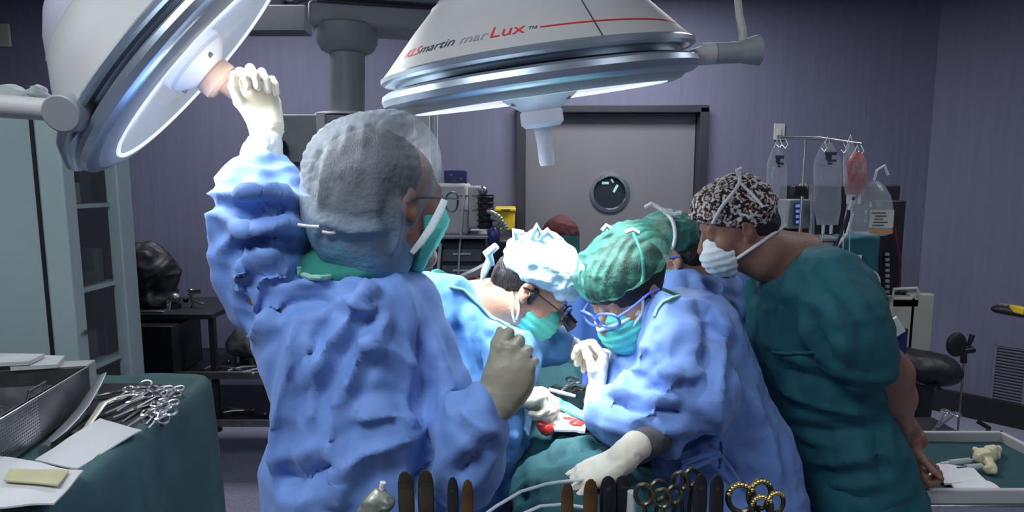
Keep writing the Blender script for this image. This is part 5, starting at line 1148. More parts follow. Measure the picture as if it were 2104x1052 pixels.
o = empty('syringe', P(1205, 770, 1.46), 'small blue instrument held between the two lit gloves', 'instrument')
MB().cyl(P(1208, 745, 1.46), P(1203, 790, 1.45), .008, .010, 16).build('barrel', M['bluegl'], o); MB().cyl(P(1208, 745, 1.46), P(1209, 738, 1.46), .004).build('tip', M['black'], o)
# ether screen drape behind
ys = 2.22; xa, xb = P(812, 582, ys)[0], P(1572, 560, ys)[0]; zs = P(1000, 584, ys)[2]
o = empty('drape_screen', ((xa + xb) / 2, ys, 0), 'metal frame carrying the blue screen drape at the head of the table', 'frame')
MB().tube([(xa, ys, .02), (xa, ys, zs - .03), (xa + .02, ys, zs - .012), (xb - .02, ys, zs + .02), (xb, ys, zs), (xb, ys, .02)], .010, 12).build('hoop', M['steel'], o)
for x in (xa, xb): MB().box((x, ys, .012), (.06, .3, .024)).build('foot', M['darksteel'], o)
vs = []; nx, nz = 90, 24
for j in range(nz + 1):
    for side in (0,):
        for i in range(nx + 1):
            u = i / nx; dp = j / nz; x = xa + u * (xb - xa); zt_ = zs - .012 + .032 * u + .016
            fold = .022 * dp ** .6 * math.sin(u * 44 + 2 * math.sin(u * 13)) + .008 * math.sin(u * 97 + dp * 3)
            vs.append((x, ys - .016 - .02 * dp + fold, zt_ - dp * .62))
me_n = len(vs); vs += [(x, y + .004, z) for x, y, z in vs]
fs = [(j * (nx + 1) + i, j * (nx + 1) + i + 1, (j + 1) * (nx + 1) + i + 1, (j + 1) * (nx + 1) + i) for j in range(nz) for i in range(nx)]; fs += [tuple(k + me_n for k in f[::-1]) for f in fs]
sd_ = mk('screen_drape', vs, fs, M['drapeblue']); tag(sd_, 'mid blue drape hung as a screen behind the surgeons', 'drape')
o = MB().sheet([P(1150, 520, 2.4), P(1190, 522, 2.4), P(1188, 486, 2.42), P(1146, 484, 2.42)], 8, 8, .03, .01, up=-FWD, freq=20).build('folded_green_cloth', M['drkgreen'], None); tag(o, 'dark green folded cloth in front of the red-capped person', 'cloth')
o2 = empty('drape_pole', V(*P(1165, 500, 2.47)[:2], 0), 'thin pole holding up the dark green cloth', 'pole'); MB().cyl(V(*P(1165, 500, 2.47)[:2], .02), P(1165, 490, 2.47), .01).build('pole', M['steeld'], o2); MB().cyl(V(*P(1165, 500, 2.47)[:2], 0), V(*P(1165, 500, 2.47)[:2], .03), .12).build('base', M['darksteel'], o2)
# tubing across the drape toward the camera
MB().tube([P(985, 1065, 1.0), P(1020, 1040, 1.02), P(1070, 1010, 1.05), P(1120, 995, 1.07), P(1150, 990, 1.09), P(1200, 985, 1.10)], .003, 8).build('suction_tube', M['plasticd'], None); tag(bpy.data.objects['suction_tube'], 'pale suction tube curving up over the teal drape', 'tube')
MB().tube([P(1060, 1062, 1.0), P(1110, 1040, 1.03), P(1160, 1036, 1.05), P(1200, 1042, 1.04)], .003, 8).build('suction_tube', M['plasticd'], None); tag(bpy.data.objects['suction_tube.001'], 'second pale tube lower on the drape at the frame edge', 'tube')

# ------------------------------------------------------------------ instruments standing in the rack nearest the camera
ym = .93; zm = 1.052
o = empty('mayo_stand', (.15, ym, 0), 'instrument stand just below the frame carrying the upright handles', 'stand')
MB().box((.17, ym - .01, zm - .012), (.86, .15, .018)).build('tray', M['steel'], o, bevel=.006)
MB().box((.17, ym, zm + .003), (.80, .10, .010)).build('silicone_mat', M['black'], o, bevel=.003)
MB().tube([(.62, ym - .14, 1.05), (.62, ym - .14, .05)], .018, 16).build('post', M['steeld'], o); MB().box((.40, ym - .10, 1.06), (.46, .03, .02)).build('bracket', M['steeld'], o); MB().box((.40, ym - .12, .03), (.6, .04, .04)).build('foot', M['darksteel'], o)
def handle(px, py, wpx, m, Y, label, grp=None, dark=True, lean=0, kind='retractor'):
    top = P(px, py, Y); w_ = wpx * mpp(top) / 2; bot = V(top[0] + lean * .1, Y, zm + .009); h = top[2] - bot[2]
    pr = [(0, .0), (w_ * .72, .001), (w_ * .72, .06 * h), (w_ * .90, .2 * h), (w_ * 1.0, .6 * h), (w_ * .95, .85 * h), (w_ * .7, .95 * h), (w_ * .3, .995 * h), (0, h)]
    o = empty(kind, bot, label, 'retractor', grp); ax = nrm(top - bot)
    mb = MB().lathe(pr, bot, ax, 24, hint=(0, 1, 0)); q = np.array(mb.v); q[:, 1] = Y + (q[:, 1] - Y) * .35; mb.v = [tuple(v) for v in q]
    g_ = mb.build('grip', m, o); MB().cyl(V(top[0] - lean * .005, Y - w_ * .37, top[2] - .18 * h), V(top[0] - lean * .005, Y + w_ * .37, top[2] - .18 * h), w_ * .28, w_ * .28, 14).build('hole_rim', M['bronze'], o)
    return o
hs = [(832, 968, 34, 'bronze', .93, 'wide dark flat handle, leftmost of the upright row', .03), (874, 965, 34, 'bronze', .93, 'wide dark flat handle second from the left in the upright row', 0), (930, 980, 24, 'black', .92, 'narrow dark pointed handle third from the left', .01), (961, 985, 24, 'amber', .92, 'narrow brown-tinged handle fourth from the left', -.01),
      (1166, 992, 26, 'amber', .93, 'narrow amber handle in front of the resting glove', 0), (1214, 984, 30, 'amber', .93, 'wider amber handle right of the first amber one', 0), (1250, 978, 34, 'blackgloss', .95, 'black handle immediately right of the amber pair', 0), (1280, 976, 34, 'blackgloss', .96, 'black broad handle below the dark under-sleeve', .02),
      (1440, 974, 30, 'blackgloss', .93, 'tall dark handle left of the pair below the belt bow', 0), (1474, 976, 30, 'blackgloss', .93, 'tall dark handle right of the pair below the belt bow', .01)]
for (x, y, w_, m, Y, lb, ln) in hs: handle(x, y, w_, M[m], Y, lb, 'upright handles in the near rack', lean=ln)
def ringhandle(px, py, rpx, Y, m, label, n=2, tilt=0, beads=False):
    c0 = P(px, py, Y); r = rpx * mpp(c0); o = empty('clamp_rings', V(c0[0], Y, zm + .009), label, 'clamp', 'ring-handled clamps in the near rack')
    for k in range(n):
        s = (-1, 1)[k % 2]; c = c0 + V(s * r * .9 if n > 1 else 0, .012 * k, -abs(k // 2) * .006)
        rg_ = MB().tube([c + r * (math.cos(t) * V(1, .2 * s + tilt, 0) + 1.2 * math.sin(t) * V(0, 0, 1)) for t in np.arange(24) * math.pi / 12], r * .18 + .0012, 8, closed=True).build('finger_ring', m, o)
        MB().tube([c + V(0, 0, -1.2 * r), V(c0[0] + s * .004, Y, (c[2] - 1.2 * r + zm) / 2), V(c0[0] + s * .003, Y, zm + .009)], .0035, 8).build('shank', m, o)
        if beads:
            for t in np.arange(3, 12) * math.pi / 12 * (1.0): MB().ell(c + (r + .001) * (math.cos(t) * V(1, .2 * s, 0) + 1.2 * math.sin(t) * V(0, 0, 1)) + V(0, -.004, 0), .0035, n=6).build('gold_bead', M['gold'], rg_)
    return o
ringhandle(1340, 1016, 18, .94, M['bronze'], 'dark ring-handled clamp right of the black handles'); ringhandle(1376, 1024, 16, .92, M['bronze'], 'low ring-handled clamp left of the blue belt bow end')
ringhandle(1412, 988, 15, .94, M['bronze'], 'ring-handled clamp with bright tip left of the tall dark pair', n=2)
ringhandle(1545, 1024, 25, .94, M['bronze'], 'large ring-handled clamp dotted with gold, rightmost in the near rack', n=2, beads=True); ringhandle(1582, 1042, 19, .92, M['bronze'], 'low ring clamp dotted with gold at the very right of the rack', n=2, beads=True)
o = empty('clamp_joint', V(P(775, 1040, .93)[0], .93, zm + .009), 'knobbly grey green metal joint holding a white stick at left of the rack', 'clamp')
T = SDF(); 
for (x, y, r) in ((768, 1036, 24), (790, 1030, 20), (752, 1052, 18), (776, 1018, 16)): T.ell(P(x, y, .93), r * mpp(P(x, y, .93)), k=.006)
T.cone(P(770, 1040, .93), V(P(770, 1040, .93)[0], .93, zm + .009), .016, .02, k=.01); T.mesh(.0035).wrinkle(.004, 60).obj('joint', M['knob'], o)
MB().cyl(P(781, 1022, .93), P(787, 991, .93), .0048, .005, 12).build('white_stick', M['white'], o)
T = SDF(); T.cone(P(1296, 1030, .95), P(1300, 1052, .95), .012, .014); o = MB().cyl(V(*P(1298, 1010, .95)[:2], zm + .008), P(1298, 1010, .95), .009, .007, 16).build('glass_vial', M['plasticd'], None); tag(o, 'small clear tube standing right of the black handles', 'vial')

# ------------------------------------------------------------------ draped instrument table at lower left
zt2 = .95; cx_, cy_ = -1.53, 1.50; hx, hy, rot = .52, .60, math.radians(4.5)
Rz = np.array(Matrix.Rotation(rot, 3, 'Z'))
def rrect(inset, n=168, rc=.12):
    pts = []; a, b, r = hx - inset, hy - inset, max(rc - inset, .02)
    for k in range(n):
        t = 2 * math.pi * (k + .5) / n; c, s = math.cos(t), math.sin(t); d = 1 / max(abs(c) / a, abs(s) / b); x, y = c * d, s * d
        ax, ay = max(abs(x) - (a - r), 0), max(abs(y) - (b - r), 0)
        if ax > 0 and ay > 0:
            ang = math.atan2(ay, ax); x = math.copysign(a - r + r * math.cos(ang), x); y = math.copysign(b - r + r * math.sin(ang), y)
        pts.append(V(x, y, 0))
    return pts
o = empty('instrument_table', (cx_, cy_, 0), 'steel table standing under the green cover at lower left', 'table')
MB().box((cx_, cy_, .925), (hx * 2 - .06, hy * 2 - .06, .03), Rz).build('table_top', M['steel'], o, bevel=.006)
for sx in (-1, 1):
    for sy in (-1, 1): q = V(cx_, cy_, 0) + Rz @ V(sx * (hx - .1), sy * (hy - .1), 0); MB().cyl(q, q + V(0, 0, .91), .018).build('leg', M['steeld'], o)
vs = []; n = 168; loops = [(.50, .943, 0), (.30, .944, 0), (.12, .945, 0), (.07, .948, 0), (.05, .964, 0), (.03, .972, 0), (.008, .970, 0), (-.004, .955, 0), (-.010, .92, .1), (-.014, .84, .25), (-.02, .72, .5), (-.026, .55, .75), (-.03, .38, .9), (-.035, .22, 1)]
for (ins, z, fo) in loops:
    for k, p in enumerate(rrect(ins, n)):
        dn = nrm(p); am = fo * .022 * (math.sin(k * .42 + 1.5 * math.sin(k * .13)) + .5 * math.sin(k * .91)); q = Rz @ (p + dn * am) + V(cx_, cy_, z); vs.append(q + V(0, 0, .003 * math.sin(k * .7) * (1 if .005 < ins < .06 else 0)))
L_ = len(loops); fs = [(i * n + k, (i + 1) * n + k, (i + 1) * n + (k + 1) % n, i * n + (k + 1) % n) for i in range(L_ - 1) for k in range(n)] + [tuple(range(n))]
o = mk('table_cover', vs, fs, M['tealtable'], angle=0); s_ = o.modifiers.new('solid', 'SOLIDIFY'); s_.thickness = .003
tag(o, 'dull green cloth cover hanging over the lower left table', 'table cover')
def T2(px, py, dz=0): return PZ(px, py, zt2 + dz)
o = MB().sheet([T2(150, 900, 0), T2(300, 893, 0), T2(385, 796, .0), T2(215, 786, .0)], 10, 8, .004, .001).build('instrument_mat', M['black'], None); tag(o, 'black mat under the clamps on the lower left table', 'mat')  # dark sheet laid in as the shadow under the clamp heap
random.seed(11)
cl = [((352, 796), (250, 868)), ((345, 812), (232, 858)), ((338, 828), (262, 876)), ((330, 800), (215, 850)), ((320, 846), (275, 882)), ((315, 792), (225, 830)), ((356, 806), (290, 864)), ((300, 805), (240, 845)), ((335, 850), (292, 880)), ((290, 795), (190, 815)), ((350, 822), (300, 872)), ((360, 795), (318, 850)), ((325, 815), (248, 850)), ((280, 800), (205, 838)), ((345, 840), (305, 880))]
for k, (a, b) in enumerate(cl):
    dz = .012 + .007 * (k % 4); pa, pb = T2(*a, dz + .012), T2(*b, dz - .004)
    scissors('clamp', pa, pb, V(.6, .8, 0), 0, M['steel'] if k % 3 else M['steeld'], 'steel ring-handled clamp in the heap on the black mat at lower left', 'clamp', 'clamps heaped on the lower left table', r=.0035, ring=.014)
o = empty('flat_retractor', T2(150, 860), 'long flat silver retractor leaning up against the steel basket', 'retractor')
pts = [P(213, 768, 1.87), P(196, 796, 1.80), P(170, 838, 1.72), P(146, 866, 1.66), P(120, 892, 1.60), P(98, 912, 1.555)]
mb = MB().tube(pts, [.010, .018, .022, .024, .026, .016], 12, flat=nrm(V(-.3, -.5, .8))); mb.build('blade', mat('satin steel', (.40, .42, .43), .42, metal=.7), o); MB().cyl(pts[-1], T2(90, 925, .012), .010, .013).build('grip', M['steeld'], o)
o = empty('curved_retractor', T2(210, 840), 'cream curved instrument between the silver retractor and the clamps', 'instrument')
MB().tube([T2(176, 880, .02), T2(196, 852, .03), T2(212, 828, .04), T2(240, 816, .045), T2(292, 804, .045)], [.008, .010, .012, .008, .005], 10, flat=V(0, 0, 1)).build('blade', mat('cream metal', (.62, .58, .45), .35, metal=.3), o); MB().tube([T2(292, 804, .045), T2(312, 800, .05), T2(318, 808, .05)], .005, 8).build('hook', M['steel'], o)
for i, (a, b) in enumerate((((150, 890), (205, 852)), ((140, 905), (178, 882)))):
    o = empty('small_forceps', T2(*a), ['thin grey forceps under the silver retractor', 'short grey forceps beside the basket foot'][i], 'forceps')
    for s in (-1, 1): MB().tube([T2(*a, .008) + V(s * .004, 0, 0), (T2(*a, .010) + T2(*b, .010)) / 2 + V(s * .009, 0, 0), T2(*b, .008)], .003, 6).build('arm', M['steeld'], o)
# steel basket
A_, B_ = V(-1.335, 1.86, 0), V(-1.20, 1.16, 0); ex = nrm(B_ - A_); ey = V(-ex[1], ex[0], 0); ey = ey if ey[0] < 0 else -ey; Lx, Ly, Hb = .70, .46, .115; RBk = np.stack([ex, ey, V(0, 0, 1)], 1)
o = empty('steel_basket', A_ + ex * Lx / 2 + ey * Ly / 2 + V(0, 0, zt2), 'large perforated steel sterilising basket on the lower left table', 'basket')
wz = zt2 + .008
MB().box(A_ + ex * Lx / 2 + ey * Ly / 2 + V(0, 0, wz), (Lx, Ly, .003), RBk).build('floor_plate', M['steeld'], o, smooth=False)
MB().box(A_ + ex * .14 + V(0, 0, wz + Hb / 2), (.28, .003, Hb), RBk).build('solid_side', M['steeld'], o, smooth=False)
MB().box(A_ + ey * Ly / 2 + V(0, 0, wz + Hb / 2), (.003, Ly, Hb), RBk).build('end_plate', M['steeld'], o, smooth=False)
MB().box(A_ + ey * Ly + ex * Lx / 2 + V(0, 0, wz + Hb / 2), (Lx, .003, Hb), RBk).build('back_plate', M['steeld'], o, smooth=False)
mb = MB(); x = .28
while x < Lx: mb.box(A_ + ex * x + V(0, 0, wz + Hb / 2), (.0034, .0022, Hb), RBk); x += .0085
z = 0
while z < Hb: mb.box(A_ + ex * (.28 + Lx) / 2 + V(0, 0, wz + z), (Lx - .28, .0024, .0034), RBk); z += .0085
q = mb.build('perforated_side', M['steel'], o, smooth=False); q['kind'] = 'stuff'
MB().tube([A_ + V(0, 0, wz + Hb), A_ + ex * Lx + V(0, 0, wz + Hb), A_ + ex * Lx + ey * Ly + V(0, 0, wz + Hb), A_ + ey * Ly + V(0, 0, wz + Hb)], .004, 8, closed=True).build('rim_wire', M['steel'], o)
# inner tray with handles and basins inside the basket
o = empty('inner_tray', A_ + ex * .25 + ey * .2 + V(0, 0, wz + .003), 'shallow steel tray with wire handles inside the basket', 'tray')
c0 = A_ + ex * .26 + ey * .20 + V(0, 0, wz + .05)
MB().box(c0 + V(0, 0, -.04), (.34, .28, .004), RBk).build('tray_floor', M['steel'], o)
for (u, v, sx, sy) in ((-.17, 0, .004, .28), (.17, 0, .004, .28), (0, -.14, .34, .004), (0, .14, .34, .004)): MB().box(c0 + ex * u + ey * v, (sx, sy, .08), RBk).build('tray_wall', M['steeld'], o, smooth=False)
for u in (-.08, .12): MB().tube([c0 + ex * (u - .04) - ey * .14 + V(0, 0, .03), c0 + ex * (u - .04) - ey * .15 + V(0, 0, .065), c0 + ex * (u + .04) - ey * .15 + V(0, 0, .065), c0 + ex * (u + .04) - ey * .14 + V(0, 0, .03)], .004, 8).build('wire_handle', M['chrome'], o)
for i, (u, v, r) in enumerate(((.32, .12, .07), (.03, .08, .05))):
    p = A_ + ex * (.30 + u * .6) + ey * (.08 + v) + V(0, 0, wz + .004 + .09 * (i == 1) * 0); p = (A_ + ex * .53 + ey * .13 + V(0, 0, wz + .002)) if i == 0 else c0 + ex * -.05 + V(0, 0, -.038)
    o = MB().lathe([(0, 0), (r * .55, 0), (r * .9, r * .45), (r, r * .8), (r * 1.06, r * .8), (r * .94, r * .45), (r * .55, .004), (0, .004)], p, (0, 0, 1), 32).build('steel_bowl', M['steel'], None); tag(o, ['small steel bowl at the near end inside the basket', 'little steel bowl inside the inner tray'][i], 'bowl')
# white boxes / papers on the back of the basket
for i, (c4, zz) in enumerate((([(-90, 760), (60, 752), (92, 736), (-60, 733)], 1.09), ([(22, 764), (118, 758), (134, 740), (70, 738)], 1.075))):
    o = MB().sheet([PZ(*q, zz) for q in c4], 8, 6, .012, .002).build('white_pack', M['paper'], None); tag(o, ['flat white sterile pack lying behind the basket at the left edge', 'smaller flat white pack over the rear corner of the basket'][i], 'pack')
o = MB().box(A_ + ex * -.04 + ey * .26 + V(0, 0, zt2 + .064), (.07, .50, .125), RBk).build('pack_box', M['cream'], None, bevel=.004); tag(o, 'pale box standing behind the basket under the white packs', 'box')
o = MB().sheet([T2(72, 950, .012), T2(160, 968, .01), T2(292, 888, .03), T2(206, 866, .03)], 22, 18, .004, .004, seed=4, freq=18).build('paper_drape', M['paper'], None); tag(o, 'folded white paper sheet with torn edge in front of the clamps', 'paper')
o = MB().sheet([T2(-30, 1050, .03), T2(112, 1044, .034), T2(172, 978, .034), T2(-30, 938, .03)], 24, 20, .004, .006, seed=9, freq=14).build('paper_sheet', M['paper'], None); tag(o, 'large white sheet at the near left corner of the table', 'paper')
o = MB().sheet([T2(8, 992, .045), T2(120, 1002, .048), T2(142, 972, .05), T2(20, 970, .048)], 16, 8, .004, .004, seed=2, freq=22).build('stained_gauze', M['paperstain'], None); tag(o, 'yellow stained gauze lying on the white sheet at lower left', 'gauze')

# ------------------------------------------------------------------ fluid bags, heart-lung equipment at the right
Yi = 2.75
pl = P(1655, 285, Yi)
o = empty('drip_stand', V(pl[0], Yi, 0), 'steel drip stand with a cross bar behind the onlooker', 'drip stand')
MB().cyl((pl[0], Yi, .06), pl, .008, .007, 16).build('pole', M['steel'], o); ba, bb = P(1598, 282, Yi), P(1768, 296, Yi)
MB().tube([ba, (ba + bb) / 2 + V(0, 0, .012), bb], .008, 12).build('cross_bar', M['steel'], o)
for x in (1598, 1610, 1690, 1730, 1765): q = P(x, 284 + (x - 1598) * .08, Yi); MB().tube([q + V(0, -.01, 0), q + V(.012, -.02, -.03), q + V(0, -.02, -.045), q + V(-.012, -.015, -.03)], .003, 8).build('hook', M['steel'], o)
MB().box(P(1640, 392, Yi), (.06, .05, .045)).build('clamp_block', M['black'], o, bevel=.006)
for k in range(5): t = k * 1.2566; MB().tube([(pl[0], Yi, .09), (pl[0] + .26 * math.cos(t), Yi + .26 * math.sin(t), .05)], .012, 10).build('leg', M['steel'], o); MB().ell((pl[0] + .26 * math.cos(t), Yi + .26 * math.sin(t), .028), .028).build('caster', M['black'], o)
def bag(l, t, r, b, Y, m, label, neckpx=6, print_=True, taper=.8, ports=True, cat='fluid bag', ann=None):
    tp, bt = P((l + r) / 2, t, Y), P((l + r) / 2, b, Y); w_ = (r - l) / 2 * mpp(tp); o = empty('fluid_bag', tp, label, cat); nu, nv = 24, 16; vs = []
    for j in range(nv + 1):
        v = j / nv; pt_ = tp * (1 - v) + bt * v; ww = w_ * min(1, .35 + 3.2 * v) * (1 if v < .8 else 1 - (v - .8) * 5 * (1 - taper)); th = (.006 + .020 * math.sin(math.pi * min(1, v * 1.05)) ** .8)
        for i in range(nu):
            a = 2 * math.pi * i / nu; cc = math.copysign(abs(math.cos(a)) ** .7, math.cos(a)); vs.append(pt_ + V(ww * cc, th * math.sin(a) * (1 + .25 * math.sin(i * 2 + j)), 0))
    fs = [(j * nu + i, j * nu + (i + 1) % nu, (j + 1) * nu + (i + 1) % nu, (j + 1) * nu + i) for j in range(nv) for i in range(nu)] + [tuple(range(nu))[::-1], tuple(range(nv * nu, nv * nu + nu))]
    mk('pouch', vs, fs, m, o); MB().tube([tp + V(-.012, 0, -.004), tp + V(0, 0, .03), tp + V(.012, 0, -.004)], .0025, 8).build('hanger', M['plasticd'], o)
    if print_:
        mb = MB(); W0 = w_ * 1.1
        for (u, v, ww, hh) in ((0, .13, 1, .014), (-.25, .175, .5, .020), (.1, .215, .75, .010), (-.1, .25, .35, .008)): mb.box(tp * (1 - v) + bt * v + V(u * W0 * .6, -.030, 0), (W0 * ww * .8, .001, hh))
        mb.build('print', M['ink'], o, smooth=False)
    if ports:
        for s in (-.3, .3): MB().cyl(bt + V(s * w_, 0, 0), bt + V(s * w_, 0, -.04), .007, .006, 10).build('port', M['plasticd'], o)
        MB().tube([bt + V(-.3 * w_, 0, -.04), bt + V(-.3 * w_, .02, -.12), bt + V(.0, .03, -.26)], .0025, 6).build('line', M['plasticd'], o)
    return o
bag(1576, 302, 1616, 462, Yi - .03, M['plastic'], 'narrow clear fluid bag hanging at the left end of the drip bar')
bag(1672, 294, 1728, 462, Yi - .05, M['plastic'], 'large clear fluid bag hanging in the middle of the drip bar')
bag(1734, 292, 1760, 400, Yi - .03, M['plastic'], 'slim clear bag hanging just left of the blood bag', print_=False)
bag(1742, 312, 1780, 400, Yi - .08, M['bloodbag'], 'pinkish red blood bag at the right end of the drip bar', print_=False, cat='blood bag')
o = empty('blood_line', P(1750, 400, Yi - .09), 'dark red line running down from the blood bag', 'tube'); MB().tube([P(1756, 402, Yi - .08), P(1742, 440, Yi - .09), P(1728, 480, Yi - .1), P(1712, 520, Yi - .1), P(1700, 580, Yi - .1)], .006, 8).build('line', M['black'], o); MB().cyl(P(1752, 412, Yi - .09), P(1746, 432, Yi - .09), .010).build('drip_chamber', M['plasticd'], o)
# dome-shaped clear reservoir bag with label
o = empty('reservoir', P(1788, 480, Yi - .1), 'clear dome-topped reservoir with printed label on the heart machine', 'reservoir')
pr = [(0, .225), (.02, .224), (.045, .20), (.068, .16), (.080, .11), (.083, .05), (.080, .0), (.06, -.01), (0, -.01)]
c = P(1788, 478, Yi - .1); MB().lathe(pr, c, (0, 0, 1), 32).build('dome', M['plastic'], o)
MB().box(c + V(-.005, -.084, .065), (.10, .002, .075)).build('label', M['cream2'], o)
for k in range(5): MB().box(c + V(-.02 + .01 * (k % 2), -.086, .09 - k * .013), (.06 - .012 * (k % 3), .001, .004)).build('print_line', M['ink'], o, smooth=False)
MB().box(c + V(-.005, -.085, .010), (.10, .003, .012)).build('orange_band', mat('orange band', (.6, .25, .06), .5), o)
MB().tube([c + V(0, 0, .225), c + V(.01, 0, .27), c + V(.04, 0, .29), c + V(.06, 0, .25)], .006, 10).build('inlet', M['plasticd'], o)
# heart machine: mast, shelves, modules, teal sleeve
Yh = 2.95
o = empty('heart_machine', V(P(1760, 600, Yh)[0], Yh + .1, 0), 'tall heart machine with modules and dials behind the fluid bags', 'machine')
bx('rear_panel', 1612, 380, 1838, 560, Yh + .12, .06, M['darksteel'], o, .008)
bx('left_module', 1622, 410, 1668, 470, Yh, .12, mat('module grey', (.16, .20, .19), .5), o, .006); s_ = bx('blue_screen', 1634, 416, 1646, 462, Yh - .012, .012, M['navy'], o, .002)
for k in range(4): bx('screen_row', 1636, 420 + k * 11, 1644, 426 + k * 11, Yh - .016, .004, mat('screen glow', (.2, .35, .7), .5, emit=(.2, .4, .9), es=.25) if k == 0 else bpy.data.materials['screen glow'], s_, 0)
MB().cyl(P(1668, 380, Yh - .02), P(1668, 560, Yh - .02), .014).build('mast', M['steel'], o)
bx('shelf', 1600, 488, 1740, 496, Yh - .06, .3, M['pendant'], o, .004); bx('pump_block', 1690, 496, 1740, 545, Yh - .04, .2, M['cream'], o, .01)
for (x, y, r, m) in ((1700, 512, .022, 'steel'), (1722, 512, .022, 'black'), (1710, 532, .018, 'steel'), (1650, 385, .02, 'cream')): MB().cyl(P(x, y, Yh - .045), P(x, y, Yh - .075), r, r * .9, 20).build('dial', M[m], o)
bx('right_column', 1812, 412, 1836, 760, Yh + .02, .12, M['darksteel'], o, .006)
for k in range(8): bx('column_button', 1820, 520 + k * 11, 1828, 526 + k * 11, Yh + .005, .012, M['inkgrey'], o, .001)
MB().tube([P(1838, 470, Yh), P(1850, 540, Yh), P(1848, 620, Yh), P(1836, 640, Yh)], .006, 8).build('red_cable', mat('maroon cable', (.10, .015, .03), .5), o)
MB().tube([P(1700, 530, Yh - .1), P(1740, 480, Yh - .14), P(1752, 440, Yh - .12), P(1746, 420, Yh - .1)], .006, 8).build('clear_tube', M['plasticd'], o)
MB().box(V(P(1725, 600, Yh)[0], Yh + .18, .35), (.46, .3, .7)).build('cabinet', M['darksteel'], o, bevel=.01)
T = SDF(); T.stack([(V(P(1765, 0, Yh - .02)[0] + .02, Yh - .02, .55), .20, .10), (V(P(1760, 0, Yh)[0] + .02, Yh - .02, .95), .17, .09), (V(P(1760, 0, Yh)[0] + .04, Yh - .02, 1.28), .115, .08), (V(P(1780, 0, Yh)[0] + .02, Yh - .02, P(1780, 482, Yh)[2]), .10, .07)], pw=3)
tm = T.mesh(.01, 1).wrinkle(.018, 7, (1.5, 1.5, .3), seed=41); tag(tm.obj('machine_cover', M['scrub']), 'dark teal cloth cover draped down the front of the heart machine', 'cover')
o = MB().box(P(1762, 536, Yh - .13), (.036, .003, .055)).build('white_tag', M['paper'], None); tag(o, 'small white tag pinned on the dark teal cover', 'tag')
o = empty('hose_coil', P(1790, 585, Yh - .14), 'pale green coiled tubing ring with valve on the teal cover', 'tube')
c = P(1788, 582, Yh - .15); MB().tube([c + V(.042 * math.cos(t), 0, .055 * math.sin(t)) for t in np.arange(24) * math.pi / 12], .006, 8, closed=True).build('coil', M['plasticd'], o); MB().cyl(P(1800, 578, Yh - .16), P(1792, 606, Yh - .16), .016, .012, 16).build('valve', M['knob'], o); MB().tube([P(1797, 606, Yh - .16), P(1786, 640, Yh - .16), P(1780, 690, Yh - .15)], .006, 8).build('outlet', M['plasticd'], o)
# beige cart
Yc = 2.9; o = empty('beige_cart', V(P(1862, 700, Yc)[0], Yc + .15, 0), 'pale beige equipment cart with rail beside the teal cover', 'cart')
bx('left_leg', 1832, 610, 1852, 1000, Yc, .05, M['beige'], o, .008); bx('right_leg', 1872, 604, 1888, 1000, Yc, .05, M['beige'], o, .008)
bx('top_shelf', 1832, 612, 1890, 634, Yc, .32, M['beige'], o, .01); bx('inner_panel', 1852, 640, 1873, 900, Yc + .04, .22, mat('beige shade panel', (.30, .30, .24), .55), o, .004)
bx('top_device', 1836, 598, 1866, 612, Yc + .05, .2, M['darksteel'], o, .006); MB().tube([P(1834, 612, Yc), P(1836, 594, Yc), P(1884, 592, Yc), P(1888, 606, Yc)], .007, 8).build('rail', M['cream2'], o)
bx('lower_shelf', 1832, 860, 1890, 876, Yc, .32, M['beige'], o, .006)
for x in (1842, 1880):
    for yy in (.03, .28): q = V(P(x, 700, Yc)[0], Yc + yy, .03); MB().cyl(q - V(.012, 0, 0), q + V(.012, 0, 0), .03).build('caster', M['black'], o)
# red / white / blue folder
o = empty('paper_folder', P(1830, 690, 2.55), 'red white and blue folder sticking up behind the onlooker\'s elbow', 'folder')
R_f = np.array(Matrix.Rotation(-.6, 3, 'Y'))
MB().box(P(1830, 678, 2.56), (.10, .012, .075), R_f).build('white_cover', M['white'], o); MB().box(P(1824, 676, 2.55), (.06, .008, .045), R_f).build('red_panel', mat('red card', (.42, .06, .05), .6), o); MB().box(P(1838, 705, 2.58), (.10, .012, .13)).build('blue_cover', M['navy'], o)
MB().box(V(P(1838, 740, 2.62)[0], 2.62, P(1838, 740, 2.6)[2] / 2 + .02), (.06, .04, P(1838, 740, 2.6)[2] + .04)).build('holder_post', M['darksteel'], o)
# black stool, mirror on gooseneck
o = empty('black_stool', V(P(1895, 770, 2.65)[0], 2.65, 0), 'black padded stool seat beside the cream cart', 'stool')
T = SDF(); T.ell(P(1920, 758, 2.65), V(.10, .12, .07)); T.ell(P(1885, 750, 2.65), V(.09, .11, .055), k=.04); T.ell(P(1860, 738, 2.68), V(.07, .09, .045), k=.04); T.cone(P(1845, 722, 2.7), P(1880, 745, 2.68), .03, .04, k=.03)
T.mesh(.007).wrinkle(.006, 12).obj('seat', M['black'], o)
sc_ = P(1893, 800, 2.65); MB().cyl(V(sc_[0], sc_[1], .45), sc_ + V(0, 0, .03), .04, .05).build('mechanism', M['black'], o); MB().cyl(V(sc_[0], sc_[1], .10), V(sc_[0], sc_[1], .86), .028, .028).build('gas_post', M['cream'], o); MB().tube([P(1905, 790, 2.6), P(1926, 792, 2.55), P(1930, 800, 2.55)], .010, 8).build('lever', M['black'], o)
for k in range(5): t = k * 1.2566 + .3; MB().tube([(sc_[0], sc_[1], .12), (sc_[0] + .24 * math.cos(t), sc_[1] + .24 * math.sin(t), .06)], .018, 10).build('leg', M['black'], o); MB().ell((sc_[0] + .24 * math.cos(t), sc_[1] + .24 * math.sin(t), .03), .03).build('caster', M['black'], o)
o = empty('gooseneck_lamp', V(P(1982, 830, 2.85)[0], 2.85, 0), 'round black headed stand lamp before the violet wall at right', 'lamp')
